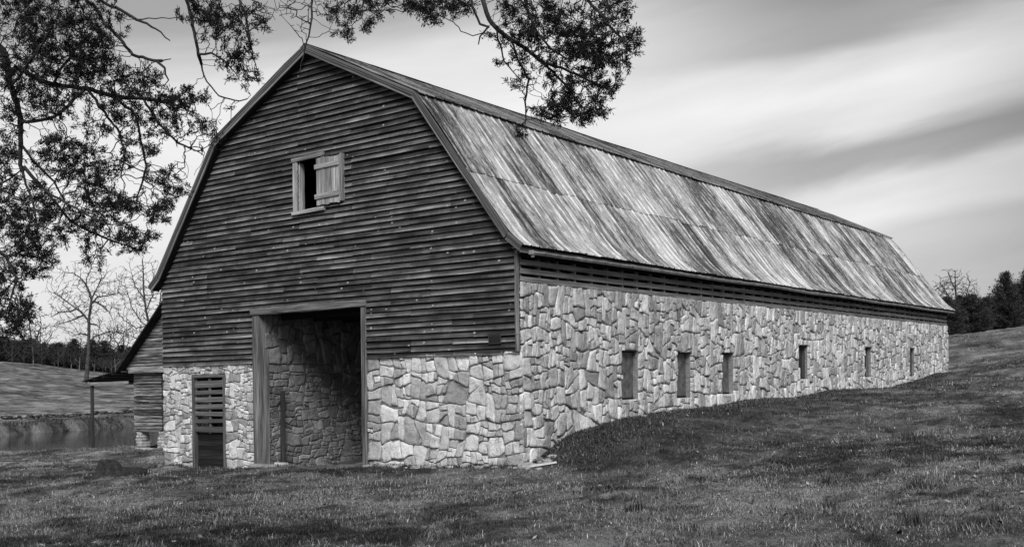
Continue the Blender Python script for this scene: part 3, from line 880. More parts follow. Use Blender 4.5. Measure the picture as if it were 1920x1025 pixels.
# hayloft window with open shutter
hw = empty('hayloft_window', (0, 0, 0), barn); hw['label'] = 'small hayloft window with its board shutter half across'
fr = MB()
fr.box((-6.90, -.085, 6.02), (-6.75, -.01, 7.27), .2); fr.box((-6.76, -.02, 6.06), (-6.71, .14, 7.24), .35)
fr.build('jamb', M['shutter'], hw, bevel=.005)
fr = MB(); fr.box((-5.90, -.080, 6.02), (-5.80, -.01, 7.27), .6); fr.box((-5.94, -.02, 6.06), (-5.89, .14, 7.24), .35)
fr.build('jamb', M['shutter'], hw, bevel=.005)
mb = MB(); mb.beam((-6.93, -.055, 7.315), (-5.80, -.055, 7.335), .10, .10, (0, 0, 1), .7, 4, .003); mb.build('head_board', M['shutter'], hw, bevel=.005)
mb = MB(); mb.beam((-6.91, -.065, 5.995), (-5.78, -.065, 6.015), .13, .085, (0, 0, 1), .9, 4, .003); mb.build('sill', M['shutter'], hw, bevel=.005)
sh = MB()
edges = [-6.00, -5.86, -5.72, -5.56, -5.42, -5.28, -5.20]
for i in range(6): sh.box((edges[i] + .003, -.135 - .004 * (i % 2), 6.10 + random.uniform(-.015, .01)), (edges[i + 1] - .003, -.112, 7.22 + random.uniform(-.01, .02)), None, .002)
so_ = sh.build('shutter', M['shutter'], hw, bevel=.003)
mb = MB(); mb.box((-5.20, -.135, 6.12), (-5.12, -.03, 7.25), .55); mb.build('hinge_post', M['shutter'], hw, bevel=.004)
for zc in (7.02, 6.30):
    mb = MB(); mb.beam((-6.03, -.155, zc), (-5.20, -.155, zc + .01), .035, .115, (0, 0, 1), None, 3, .003); mb.build('batten', M['shutter'], so_, bevel=.005)

# plaque
pq = MB(); pq.box((-.79, -.075, 2.575), (-.49, -.062, 2.765), .5); po = pq.build('plaque', M['plaque'], barn, bevel=.003)
mb = MB()
for (a, b, c0, c1) in ((-.795, -.485, 2.765, 2.778), (-.795, -.485, 2.562, 2.575), (-.803, -.79, 2.562, 2.778), (-.49, -.477, 2.562, 2.778)): mb.box((a, -.082, c0), (b, -.062, c1), .5)
mb.build('rim', M['plaque_hi'], po)

# --- windows
def window(a, b, c0, c1, i):
    wn = empty('window', (0, 0, 0), barn)
    rec = -.16
    if i < 3:
        mb = MB(); mb.box((rec - .03, a + .01, c0 + .05), (rec, b - .005, c1 - .03), None, .002); mb.build('panel', M['panel'], wn, bevel=.003)
        mb = MB(); mb.box((rec - .06, a, c0), (rec + .015, b, c0 + .045), None); mb.build('bottom_rail', M['dark'], wn); mb = MB(); mb.box((rec - .05, a, c1 - .03), (rec + .02, b, c1), None); mb.build('top_rail', M['dark'], wn)
    else:
        mb = MB()
        for k in range(4):
            y0 = a + .01 + k * (b - a - .02) / 4; mb.box((rec - .03 - .012 * (k % 2), y0 + .006, c0 + .03), (rec - .01 * (k % 2), y0 + (b - a) / 4 - .014, c1 - .03), None)
        mb.build('panel', M['pole'], wn)
        mb = MB(); mb.box((rec - .05, a, c0), (rec + .03, b, c0 + .04), None); mb.build('bottom_rail', M['pole'], wn); mb = MB(); mb.box((rec - .05, b - .09, c0 + .04), (rec + .05, b, c1), None); mb.build('jamb', M['door_slat'], wn)
    mb = MB(); mb.box((-.2, a - .03, c0 - .075), (.012, b + .03, c0 - .002), .72, .006); mb.build('sill', M['stone'], wn, bevel=.012)
    mb = MB(); mb.box((-.45, a - .0, c0), (-.42, b, c1), None); mb.build('backing', M['dark'], wn)
for i, wv_ in enumerate(WIN): window(*wv_, i)

# --- slatted vent band above the stone
vb = empty('vent_band', (0, 0, 0), barn)
for (z0, z1) in ((3.85, 3.955), (4.015, 4.125), (4.195, 4.305)):
    mb = MB(); yy = .0
    while yy < L_B - .01:
        l_ = min(random.choice([3.5, 4.2, 4.9, 2.8]), L_B - yy); j = random.uniform(-.008, .008)
        mb.box((-.035, yy + .003, z0 + j), (-.008 + random.uniform(-.003, .004), yy + l_ - .003, z1 + j), None); yy += l_
    mb.build('slat', M['slat'], vb)
for k in range(49):
    mb = MB(); y0 = .70 * k + .02; mb.box((-.14, y0, 3.86), (-.04, y0 + .065, 4.52), None); mb.build('stud', M['slat'], vb)
for y0 in (.9, 13.6, 24.3, 30.6):
    mb = MB(); mb.beam((-.10, y0, 4.45), (-.10, y0 + 1.3, 3.86), .03, .09, (1, 0, 0), None); mb.build('brace', M['slat'], vb)
mb = MB(); mb.box((-.50, .2, 3.70), (-.46, L_B - .1, 4.60), .5); mb.build('dark_backing', M['dark'], vb)  # added board, stops stray light showing through the slats
mb = MB(); mb.box((-.06, .05, 4.37), (-.004, L_B, 4.52), None); mb.build('frieze_board', M['dark'], vb)
mb = MB(); mb.box((-.45, .1, 3.80), (-.05, L_B, 3.849), None); mb.build('wall_plate', M['dark'], vb)

# --- roof
def prof(s, side=1):
    """lower slope: s in metres from the break down to the eave; right side"""
    P_ = [(-2.66, 8.22), (-.1, 4.84), (.27, 4.555)]
    d1 = math.dist(P_[0], P_[1]); d2 = math.dist(P_[1], P_[2])
    # soft bellcast
    def raw(q):
        if q < d1: f = q / d1; return (P_[0][0] + (P_[1][0] - P_[0][0]) * f, P_[0][1] + (P_[1][1] - P_[0][1]) * f)
        f = (q - d1) / d2; return (P_[1][0] + (P_[2][0] - P_[1][0]) * f, P_[1][1] + (P_[2][1] - P_[1][1]) * f)
    a = raw(max(s - .25, 0)); b = raw(s); c_ = raw(min(s + .25, d1 + d2)) if s + .25 < d1 + d2 else None
    if c_ is None or s < .3: x_, z_ = b
    else: x_, z_ = (a[0] + 2 * b[0] + c_[0]) / 4, (a[1] + 2 * b[1] + c_[1]) / 4
    return x_, z_
SL = math.dist((-2.66, 8.22), (-.1, 4.84)) + math.dist((-.1, 4.84), (.27, 4.555))
def sag(y, s):
    return .022 * mnoise.noise(Vector((y * .33, s * .5, 3))) + .010 * mnoise.noise(Vector((y * 1.3, s * 1.1, 9))) - .03 * math.sin(math.pi * y / L_B)
def sheet(mb, y0, y1, s0, s1, lift, rnd, fn, rows=7, ribs=2, end_j=0.):
    ysamp = []
    w1 = (y1 - y0) / ribs
    for k in range(ribs):
        a = y0 + k * w1
        ysamp += [(a + .0, .030 if k else .034), (a + .028, 0), (a + w1 * .5, .002), (a + w1 - .028, 0)]
    ysamp.append((y1, .030))
    vs, us, fs = [], [], []
    for i in range(rows + 1):
        s = s0 + (s1 - s0) * i / rows
        for (yy, h) in ysamp:
            x_, z_, nx, nz = fn(s + (end_j * 1 if i == rows else 0))
            hh = h + lift * (1 if i else .2) + sag(yy, s)
            vs.append((x_ + nx * hh, yy, z_ + nz * hh)); us.append((yy, s, 0))
    m_ = len(ysamp)
    for i in range(rows):
        for j in range(m_ - 1): fs.append((i * m_ + j, (i + 1) * m_ + j, (i + 1) * m_ + j + 1, i * m_ + j + 1))
    mb.add(vs, fs, rnd, us)
def lowfn(s):
    x_, z_ = prof(min(s, SL)); xa, za = prof(max(s - .05, 0)); xb, zb = prof(min(s + .05, SL)); tx_, tz_ = xb - xa, zb - za; l_ = math.hypot(tx_, tz_)
    if s > SL: x_ += (s - SL) * tx_ / l_; z_ += (s - SL) * tz_ / l_
    return x_, z_, -tz_ / l_, tx_ / l_
def lowfn_l(s):
    x_, z_, nx, nz = lowfn(s); return -W_ - x_, z_, -nx, nz
def upfn(s):
    d_ = math.dist((-6.2, 9.97), (-2.66, 8.22)); tx_, tz_ = 3.54 / d_, -1.75 / d_
    return -6.2 + tx_ * s, 9.97 + tz_ * s, -tz_, tx_
def upfn_l(s):
    x_, z_, nx, nz = upfn(s); return -W_ - x_, z_, -nx, nz
UL = math.dist((-6.2, 9.97), (-2.66, 8.22))
random.seed(12)
YA, YB = -.27, L_B + .22
def rows_of(mb, fn, s0, s1, lift, rows, ribs=2, width=.60, jit=.02, s1j=.02):
    yy = YA + random.uniform(-.0, .0)
    while yy < YB - .05:
        y1 = min(yy + width, YB)
        sheet(mb, yy, y1 + .006, s0, s1, lift + random.uniform(0, .006), random.random(), fn, rows, ribs, random.uniform(-s1j, s1j)); yy = y1
SJ = 2.48
mb = MB(); rows_of(mb, lowfn, SJ - .10, SL, .004, 12); rows_of(mb, lowfn, .02, SJ + .02, .018, 5, s1j=.05)
r_ = mb.build('roof', M['roof'], barn); r_['label'] = 'steep lower roof slope of worn crimped metal sheets'
mo = r_.modifiers.new('thick', 'SOLIDIFY'); mo.thickness = .006; mo.offset = -1
mb = MB(); rows_of(mb, lowfn_l, .02, SL, .0, 8)
rl = mb.build('roof', M['roof'], barn)
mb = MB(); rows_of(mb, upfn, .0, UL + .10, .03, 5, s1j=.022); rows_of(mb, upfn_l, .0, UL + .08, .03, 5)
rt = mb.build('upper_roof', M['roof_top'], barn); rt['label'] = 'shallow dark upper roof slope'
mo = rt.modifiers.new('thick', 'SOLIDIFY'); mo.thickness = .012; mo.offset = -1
mb = MB()
for k in range(15):
    y0 = YA + k * (YB - YA) / 15; y1 = y0 + (YB - YA) / 15 + .02; j = random.uniform(-.004, .004)
    sg0, sg1 = sag(y0, 0), sag(y1, 0)
    for sgn in (-1, 1):
        mb.add([(-6.2, y0, 10.045 + j + sg0), (-6.2 + sgn * .17, y0, 9.96 + j + sg0), (-6.2 + sgn * .17, y1, 9.96 + j + sg1), (-6.2, y1, 10.045 + j + sg1)], [(0, 1, 2, 3) if sgn > 0 else (3, 2, 1, 0)], random.random(), [(y0, 0, 0), (y0, .2, 0), (y1, .2, 0), (y1, 0, 0)])
mb.build('ridge_cap', M['roof_top'], rt)
# roof boards under the metal (close the roof)
mb = MB()
def slab(p, q, off0, off1):
    (xa, za), (xb, zb) = p, q; d_ = math.dist(p, q); nx, nz = (za - zb) / d_, (xb - xa) / d_
    if nz < 0: nx, nz = -nx, -nz
    y0 = YA + .03
    while y0 < YB - .05:
        y1 = min(y0 + .2, YB - .02)
        mb.add([(xa - nx * off0, y0, za - nz * off0), (xb - nx * off0, y0, zb - nz * off0), (xb - nx * off1, y0, zb - nz * off1), (xa - nx * off1, y0, za - nz * off1),
                (xa - nx * off0, y1, za - nz * off0), (xb - nx * off0, y1, zb - nz * off0), (xb - nx * off1, y1, zb - nz * off1), (xa - nx * off1, y1, za - nz * off1)],
               [(0, 1, 2, 3), (7, 6, 5, 4), (0, 4, 5, 1), (2, 6, 7, 3), (1, 5, 6, 2), (0, 3, 7, 4)], random.random(), None); y0 += .2
for mir in (0, 1):
    for p, q in (((-6.2, 9.97), (-2.66, 8.22)), ((-2.66, 8.22), (-.1, 4.84)), ((-.1, 4.84), (.24, 4.57))):
        if mir: p, q = (-W_ - p[0], p[1]), (-W_ - q[0], q[1])
        slab(p, q, .045, .085)
mb.build('roof_boards', M['dark'], barn)
# rake trim on the gable
random.seed(31)
pts_r = [(-6.2, 9.97), (-2.66, 8.22), (-.1, 4.84), (.26, 4.56)]
pts_l = [(-W_ - a, b) for a, b in pts_r]
for pts in (pts_r, pts_l):
    up = MB(); lo = MB(); dk = MB()
    for p, q in zip(pts[:-1], pts[1:]):
        d_ = math.dist(p, q); nx, nz = (p[1] - q[1]) / d_, (q[0] - p[0]) / d_
        if nz < 0: nx, nz = -nx, -nz
        nseg = max(1, int(d_ / 2.2))
        ex = .03
        for k in range(nseg):
            f0, f1 = k / nseg, (k + 1) / nseg
            A = (p[0] + (q[0] - p[0]) * f0, p[1] + (q[1] - p[1]) * f0); B = (p[0] + (q[0] - p[0]) * f1, p[1] + (q[1] - p[1]) * f1)
            j = random.uniform(-.006, .006)
            for mbx, o0, yy, hh_, th_ in ((up, .005, -.285 + j, .06, .03), (up, .055, -.272 + j, .05, .03), (lo, .115, -.255, .07, .03), (dk, .13, -.13, .03, .24)):
                mbx.beam((A[0] - nx * o0, yy, A[1] - nz * o0), (B[0] - nx * o0, yy, B[1] - nz * o0), th_, hh_, (nx, 0, nz), None, 3, .002)
    up.build('rake_board', M['fascia'], barn, bevel=.003)
    lo.build('rake_trim', M['frame'], barn, bevel=.003)
    dk.build('soffit', M['dark'], barn)
# eave fascia + gutter
mb = MB(); yy = -.25
while yy < YB:
    l_ = min(3.7, YB - yy); mb.box((.17, yy, 4.42 + random.uniform(-.006, .006)), (.195, yy + l_ - .004, 4.535), None); mb.box((-.01, yy, 4.515), (.17, yy + l_ - .004, 4.535), None); yy += l_
mb.build('eave_board', M['door_slat'], barn)
gn = 140; gm = MB(); vs, fs, us = [], [], []
for i in range(gn + 1):
    y_ = .05 + (L_B + .05) * i / gn; dz = .018 * mnoise.noise(Vector((y_ * .28, 0, 0))) - .01 * math.sin(y_ * .9); dx_ = .010 * mnoise.noise(Vector((y_ * .4, 4, 0)))
    for k in range(9):
        a = math.pi * k / 8
        vs.append((.262 + dx_ - .058 * math.cos(a), y_, 4.455 + dz - .062 * math.sin(a)))
for i in range(gn):
    for k in range(8): fs.append((i * 9 + k, i * 9 + k + 1, i * 9 + 10 + k, i * 9 + 9 + k))
gm.add(vs, fs, .5)
gu = gm.build('gutter', M['gutter'], barn, smooth=True); mo = gu.modifiers.new('thick', 'SOLIDIFY'); mo.thickness = .005
mb = MB(); mb.box((.20, .02, 4.385), (.325, .055, 4.475), .4); mb.box((.235, .06, 4.33), (.29, .12, 4.395), .4); mb.build('outlet', M['gutter'], gu, bevel=.01)
for k in range(28):
    mb = MB(); y0 = .6 + k * 1.21 + random.uniform(-.1, .1); mb.beam((.18, y0, 4.50), (.325, y0, 4.455), .02, .008, (0, 0, 1), None); mb.beam((.322, y0, 4.465), (.300, y0, 4.405), .022, .008, (0, 1, 0), None)
    mb.build('bracket', M['gutter'], gu)

for o_ in barn.children_recursive:
    if o_.type == 'MESH':
        co_ = np.empty(len(o_.data.vertices) * 3, dtype=np.float32); o_.data.vertices.foreach_get('co', co_)
        co_[2::3] += SLOPE * co_[1::3]; o_.data.vertices.foreach_set('co', co_); o_.data.update()

# ================================================================ small things around the barn
def zgr(x, y): return h1(x, y)
def ground_hit(u, v):
    d0, d1 = 8., 60.
    for _ in range(40):
        m_ = (d0 + d1) / 2; q = px(u, v, m_)
        if q[2] > h1(q[0], q[1]): d0 = m_
        else: d1 = m_
    return px(u, v, d0)
random.seed(44)
mb = MB(); mb.beam((-8.12, .55, zgr(-8.1, .5) - .1), (-8.17, .62, 1.62), .15, .04, (0, 1, 0), .3, 4, .004)
o = mb.build('upright_plank', M['pole'], bevel=.004); tag(o, 'narrow plank standing inside the big doorway against the stone passage wall', 'plank')
mb = MB(); mb.rock((-7.95, -.22, zgr(-7.9, -.2) + .02), (.42, .2, .05), .8, .08, 3); o = mb.build('threshold_stone', M['rock'], bevel=.01); tag(o, 'flat pale stone slab lying at the foot of the door post', 'stone')
mb = MB(); mb.rock((-7.6, .05, zgr(-7.6, .05) + .05), (.16, .12, .05), .5, .1, 2); o = mb.build('stone', M['rock'], bevel=.01); tag(o, 'small flat stone just inside the big doorway', 'stone')
mb = MB(); za, zb = zgr(.42, -.75), zgr(.62, .28)

a, b = ground_hit(991, 877), ground_hit(1043, 869)
mb.beam((a[0], a[1], a[2] + .03), (b[0], b[1], b[2] + .035), .09, .035, (0, 0, 1), .5)
o = mb.build('white_board', M['white'], bevel=.004); tag(o, 'short white board lying in the grass at the barn corner', 'board')
mb = MB(); a = ground_hit(988, 874); mb.rock((a[0], a[1], a[2] + .02), (.17, .13, .05), .6); o = mb.build('stone', M['rock'], bevel=.01); tag(o, 'flat stone between the barn corner and the white board', 'stone')
rr_ = random.Random(5); mb = MB()
for k in range(85):
    if k < 45: x_, y_ = rr_.uniform(-4.3, .3), -.12 - abs(rr_.gauss(0, .12))
    elif k < 60: x_, y_ = .12 + abs(rr_.gauss(0, .25)), rr_.uniform(-.4, .6)
    else: x_, y_ = .10 + abs(rr_.gauss(0, .08)), rr_.uniform(.5, 20)
    q_ = rr_.uniform(.02, .065); mb.rock((x_, y_, zgr(x_, y_) + q_ * .3), (q_ * 1.3, q_, q_ * .6))
o = mb.build('rubble', M['rock']); tag(o, 'small stone chips lying along the foot of the barn walls', 'rubble', None, 'stuff')
# stump
st = empty('tree_stump', (-11.6, -2.2, zgr(-11.6, -2.2)))
tag(st, 'low dark tree stump in the grass left of the barn', 'stump')
mb = MB(); n_ = 22; vs = []; fs = []
for i, (r, zz) in enumerate([(.55, -.05), (.40, .05), (.31, .2), (.27, .40)]):
    for k in range(n_):
        a = 2 * math.pi * k / n_; rr = r * (1 + .16 * math.sin(3 * a + 1) + .10 * math.sin(7 * a) + random.uniform(-.05, .05)); vs.append((rr * math.cos(a), rr * math.sin(a), zz - (.08 * math.cos(a) if i == 3 else 0)))
vs.append((0, 0, .37))
for i in range(3):
    for k in range(n_): fs.append((i * n_ + k, i * n_ + (k + 1) % n_, (i + 1) * n_ + (k + 1) % n_, (i + 1) * n_ + k))
for k in range(n_): fs.append((3 * n_ + k, 3 * n_ + (k + 1) % n_, len(vs) - 1))
mb.add(vs, fs, .4); mb.build('trunk', M['stump'], st)
mb = MB(); mb.rock((.50, .25, .10), (.45, .24, .17), .4); mb.rock((-.25, -.35, .0), (.25, .15, .08), .4); mb.build('root', M['stump'], st)
mb = MB(); mb.rock((-12.6, -1.0, zgr(-12.6, -1.0) + .0), (.55, .3, .12), .3, .12, 3); o = mb.build('boulder', M['rock_dark'], bevel=.01); tag(o, 'low flat boulder half buried beside the left barn corner', 'boulder')
mb = MB(); mb.rock((-12.35, -.55, zgr(-12.3, -.5) + .04), (.22, .15, .07), .3, .12, 3); o = mb.build('stone', M['rock_dark'], bevel=.01); tag(o, 'small dark stone against the left barn corner', 'stone')

# ================================================================ corn crib behind
random.seed(51)
crib = empty('corn_crib', (-29.7, 11.2, -.95)); tag(crib, 'small slatted corn crib on stone piers with a lean-to roof', 'corn crib')
def cl(x_, y_, z_): return (x_ + 29.7, y_ - 11.2, z_ + .95)
def cbox(mb, p0, p1, r=None, j=0): mb.box(cl(*p0), cl(*p1), r, j)
# two bins with a drive between, gable roof over all
for (xa, xb, nm) in ((-30.80, -28.66, 'bin'), (-26.4, -24.3, 'bin')):
    mb = MB(); z = -.20
    while z < 2.5:
        hb = random.uniform(.09, .15)
        cbox(mb, (xa + random.uniform(-.02, .02), 11.18 + random.uniform(-.012, .012), z + .012), (xb + random.uniform(-.02, .02), 11.21, z + hb), None, .004)
        cbox(mb, (xa - .012, 11.25, z + .012), (xa + .012, 17, z + hb), None, .004); cbox(mb, (xb - .012, 11.25, z + .012), (xb + .012, 17, z + hb), None, .004)
        z += hb + .022
    mb.build('bin_slats', M['crib'], crib)
    mb = MB(); cbox(mb, (xa + .05, 11.26, -.2), (xb - .05, 16.9, 2.55), .5); mb.build('bin', M['dark'], crib)
mb = MB()
z = 2.72
while z < 5.7:
    hw_ = (7.35 - z) / 1.0 * .97; 
    xc = -27.55; half = (5.80 - z) / .83 - .10
    if half < .1: break
    cbox(mb, (xc - half, 11.02 + random.uniform(-.008, .008), z), (xc + half, 11.05, z + .118), None, .004); z += .142
cbox(mb, (-30.95, 10.98, 2.55), (-24.2, 11.06, 2.72), .1)
mb.build('gable_boards', M['crib'], crib)
mb = MB()
eL = (-31.45, 2.62); pk = (-27.55, 5.88); eR = (-23.6, 2.62)
for p, q in ((pk, eL), (pk, eR)):
    n_ = 10
    for k in range(n_):
        y0 = 10.6 + k * .66
        mb.add([cl(p[0], y0, p[1]), cl(q[0], y0, q[1]), cl(q[0], y0 + .655, q[1]), cl(p[0], y0 + .655, p[1]), cl(p[0], y0, p[1] - .10), cl(q[0], y0, q[1] - .10), cl(q[0], y0 + .655, q[1] - .10), cl(p[0], y0 + .655, p[1] - .10)],
               [(0, 1, 2, 3), (7, 6, 5, 4), (0, 4, 5, 1), (1, 5, 6, 2), (2, 6, 7, 3), (3, 7, 4, 0)], random.random())
mb.build('roof', M['dark'], crib)
pr = MB()
a, b = (-31.2, 2.74), (-34.45, 2.24)
for k in range(9):
    y0 = 10.75 + k * .66
    pr.add([cl(a[0], y0, a[1]), cl(b[0], y0, b[1]), cl(b[0], y0 + .655, b[1]), cl(a[0], y0 + .655, a[1]), cl(a[0], y0, a[1] - .05), cl(b[0], y0, b[1] - .05), cl(b[0], y0 + .655, b[1] - .05), cl(a[0], y0 + .655, a[1] - .05)],
           [(0, 1, 2, 3), (7, 6, 5, 4), (0, 4, 5, 1), (1, 5, 6, 2), (2, 6, 7, 3), (3, 7, 4, 0)], random.random())
lr = pr.build('lean_to_roof', M['dark'], crib)
mb = MB(); mb.beam(cl(-34.05, 10.9, 2.08), cl(-30.85, 10.9, 2.12), .07, .14, (0, 0, 1), .4); mb.beam(cl(-34.02, 10.8, 2.12), cl(-34.02, 16.5, 2.12), .10, .12, (0, 0, 1), .4)
for k in range(5): mb.beam(cl(-34.3 + k * .75, 10.83, 2.235 + k * .115 - .06), cl(-34.3 + k * .75, 16.5, 2.235 + k * .115 - .06), .09, .05, (0, 0, 1), None)
mb.build('rafter', M['slat'], lr)
for y_ in (11.0, 16.2):
    mb = MB(); mb.beam(cl(-34.02, y_, -1.35), cl(-34.02, y_, 2.1), .13, .13, (0, 1, 0), .4, 5, .008); mb.build('post', M['pole'], crib, bevel=.01)
for (x_, y_) in ((-30.45, 11.4), (-28.75, 11.4), (-30.45, 16.4), (-28.75, 16.4), (-26.3, 11.4), (-24.5, 11.4)):
    mb = MB(); zb = h1(x_, y_) - .1; zz = zb; k = 0
    while zz < -.22:
        h_ = random.uniform(.09, .17); s_ = .30 - .02 * k + random.uniform(-.04, .04)
        if k % 2: mb.rock(cl(x_ + random.uniform(-.03, .03), y_, zz + h_ / 2), (s_, .25, h_ * .55), None, .10)
        else:
            mb.rock(cl(x_ - s_ * .5, y_, zz + h_ / 2), (s_ * .52, .25, h_ * .55), None, .10); mb.rock(cl(x_ + s_ * .5, y_, zz + h_ / 2), (s_ * .52, .25, h_ * .52), None, .10)
        zz += h_; k += 1
    mb.build('pier', M['rock'], crib)
mb = MB(); zz = h1(-29.5, 11.0)
for dx_ in (-.1, .22, .5): mb.rock((-29.5 + dx_, 11.0, zz + .05), (.2, .13, .08), None)
o = mb.build('rock_pile', M['rock']); tag(o, 'low pale rocks lying between the corn crib piers', 'rocks')

# ================================================================ dry stone wall across the field
mb = MB(); random.seed(61)
A = [px(a, 700, d) for a, d in ((-260, 82), (-100, 87), (0, 91.5), (80, 97.5), (150, 103), (250, 111), (330, 117), (430, 124))]
for p, q in zip(A[:-1], A[1:]):
    L = math.hypot(*(q - p)[:2]); n_ = int(L / .42)
    for i in range(n_):
        f = (i + random.random()) / n_; x_, y_ = p[0] + (q[0] - p[0]) * f, p[1] + (q[1] - p[1]) * f; zg = h1(x_, y_)
        for k in range(3):
            mb.rock((x_ + random.uniform(-.15, .15), y_ + random.uniform(-.15, .15), zg + .06 + k * .13 + random.uniform(-.03, .03)), (random.uniform(.14, .32), random.uniform(.14, .3), random.uniform(.06, .11)), None, .2)
o = mb.build('dry_stone_wall', M['rock_dark']); tag(o, 'low tumbled dry stone wall crossing the field beyond the pond', 'stone wall')

# ================================================================ trees
def frustums(A, B, ra, rb, k):
    n = len(A); d = B - A; l = np.linalg.norm(d, axis=1, keepdims=True) + 1e-9; d = d / l
    ref = np.where(np.abs(d[:, 2:3]) < .9, np.array([[0, 0, 1.]]), np.array([[1., 0, 0]]))
    s = np.cross(d, ref); s /= np.linalg.norm(s, axis=1, keepdims=True); u = np.cross(s, d)
    th = np.arange(k) * 2 * np.pi / k
    ring = s[:, None] * np.cos(th)[None, :, None] + u[:, None] * np.sin(th)[None, :, None]
    V = np.concatenate([A[:, None] + ring * ra[:, None, None], B[:, None] + ring * rb[:, None, None]], 1).reshape(-1, 3)
    I = np.arange(n)[:, None] * 2 * k; j = np.arange(k)[None]; j2 = (j + 1) % k
    F = np.stack([I + j, I + j2, I + k + j2, I + k + j], 2).reshape(-1, 4)
    return V, F
def grow(pts, par, attr, step, infl, kill, iters, rg, tropism=(0, 0, 0), jit=.25):
    P = [np.array(p, float) for p in pts]; par = list(par)
    A = np.array(attr, float); alive = np.ones(len(A), bool)
    near = np.full(len(A), -1); dist = np.full(len(A), 1e9)
    def upd(i0):
        for i in range(i0, len(P)):
            d = np.linalg.norm(A - P[i], axis=1); m = d < dist; dist[m] = d[m]; near[m] = i
    upd(0); tr = np.array(tropism, float)
    made = {}
    for it in range(iters):
        alive &= dist > kill
        act = alive & (dist < infl)
        if not act.any(): break
        n0 = len(P)
        for nd in np.unique(near[act]):
            v = A[act & (near == nd)] - P[nd]; v = v / np.linalg.norm(v, axis=1, keepdims=True)
            v = v.mean(0) + tr + rg.normal(0, jit, 3); l = np.linalg.norm(v)
            if l < 1e-3: continue
            c_ = made.get(nd, 0)
            if c_ >= 3: alive[act & (near == nd)] &= False; continue
            made[nd] = c_ + 1
            P.append(P[nd] + v / l * step); par.append(int(nd))
        upd(n0)
    return np.array(P), np.array(par)
def radii_of(P, par, tip, expo, minr=None):
    n = len(P); acc = np.zeros(n); kids = np.zeros(n, int)
    for i in range(n):
        if par[i] >= 0: kids[par[i]] += 1
    order = range(n - 1, -1, -1)   # parents always precede children
    r = np.zeros(n)
    for i in order:
        r[i] = tip if acc[i] == 0 else acc[i] ** (1 / expo)
        if minr is not None and i < len(minr): r[i] = max(r[i], minr[i])
        if par[i] >= 0: acc[par[i]] += r[i] ** expo
    return r, kids
def poly_nodes(lines):
    """lines: list of (points, attach) ; attach = (line index, node index) or None. returns pts, par, index lists"""
    pts, par, idx = [], [], []
    for (ln, att) in lines:
        ii = []; prev = idx[att[0]][att[1]] if att else -1
        for k, p in enumerate(ln):
            pts.append(p); par.append(prev); prev = len(pts) - 1; ii.append(prev)
        idx.append(ii)
    return pts, par, idx
def densify(ln, step, rg=None, wob=0.):
    out = [np.array(ln[0], float)]
    for p, q in zip(ln[:-1], ln[1:]):
        p, q = np.array(p, float), np.array(q, float); n_ = max(1, int(np.linalg.norm(q - p) / step))
        for k in range(1, n_ + 1):
            e = q * k / n_ + p * (1 - k / n_)
            if rg is not None: e = e + rg.normal(0, wob, 3)
            out.append(e)
    return out
def sprigs(C_, Dr, K, Lr, wr, rg, spread=.9, tone=None):
    n = len(C_); N = n * K
    c = np.repeat(C_, K, 0); d = np.repeat(Dr, K, 0) + rg.normal(0, spread, (N, 3)) ; d /= np.linalg.norm(d, axis=1, keepdims=True)
    ln = rg.uniform(Lr[0], Lr[1], N)[:, None]; st = c + np.repeat(Dr, K, 0) * (rg.uniform(-.9, .7, N)[:, None] * Lr[1]) + rg.normal(0, Lr[1] * .22, (N, 3))
    s = np.cross(d, rg.normal(0, 1, (N, 3))); s /= np.linalg.norm(s, axis=1, keepdims=True); wv = rg.uniform(wr[0], wr[1], N)[:, None]
    mid = st + d * ln * .55
    V = np.stack([st, mid - s * wv, st + d * ln, mid + s * wv], 1).reshape(-1, 3)
    F = (np.arange(N)[:, None] * 4 + np.arange(4)[None])
    t_ = np.repeat(rg.rand(n), K) * .6 + rg.rand(N) * .4
    return V, F, np.repeat(t_, 4)
def ell(cx, cy, rx, ry, n, D0, dj, rg):
    out = []
    while len(out) < n:
        u, v = rg.normal(0, .52, 2)
        if u * u + v * v > 2.0: continue
        out.append(px(cx + u * rx, cy + v * ry, D0 + rg.uniform(-dj, dj)))
    return out

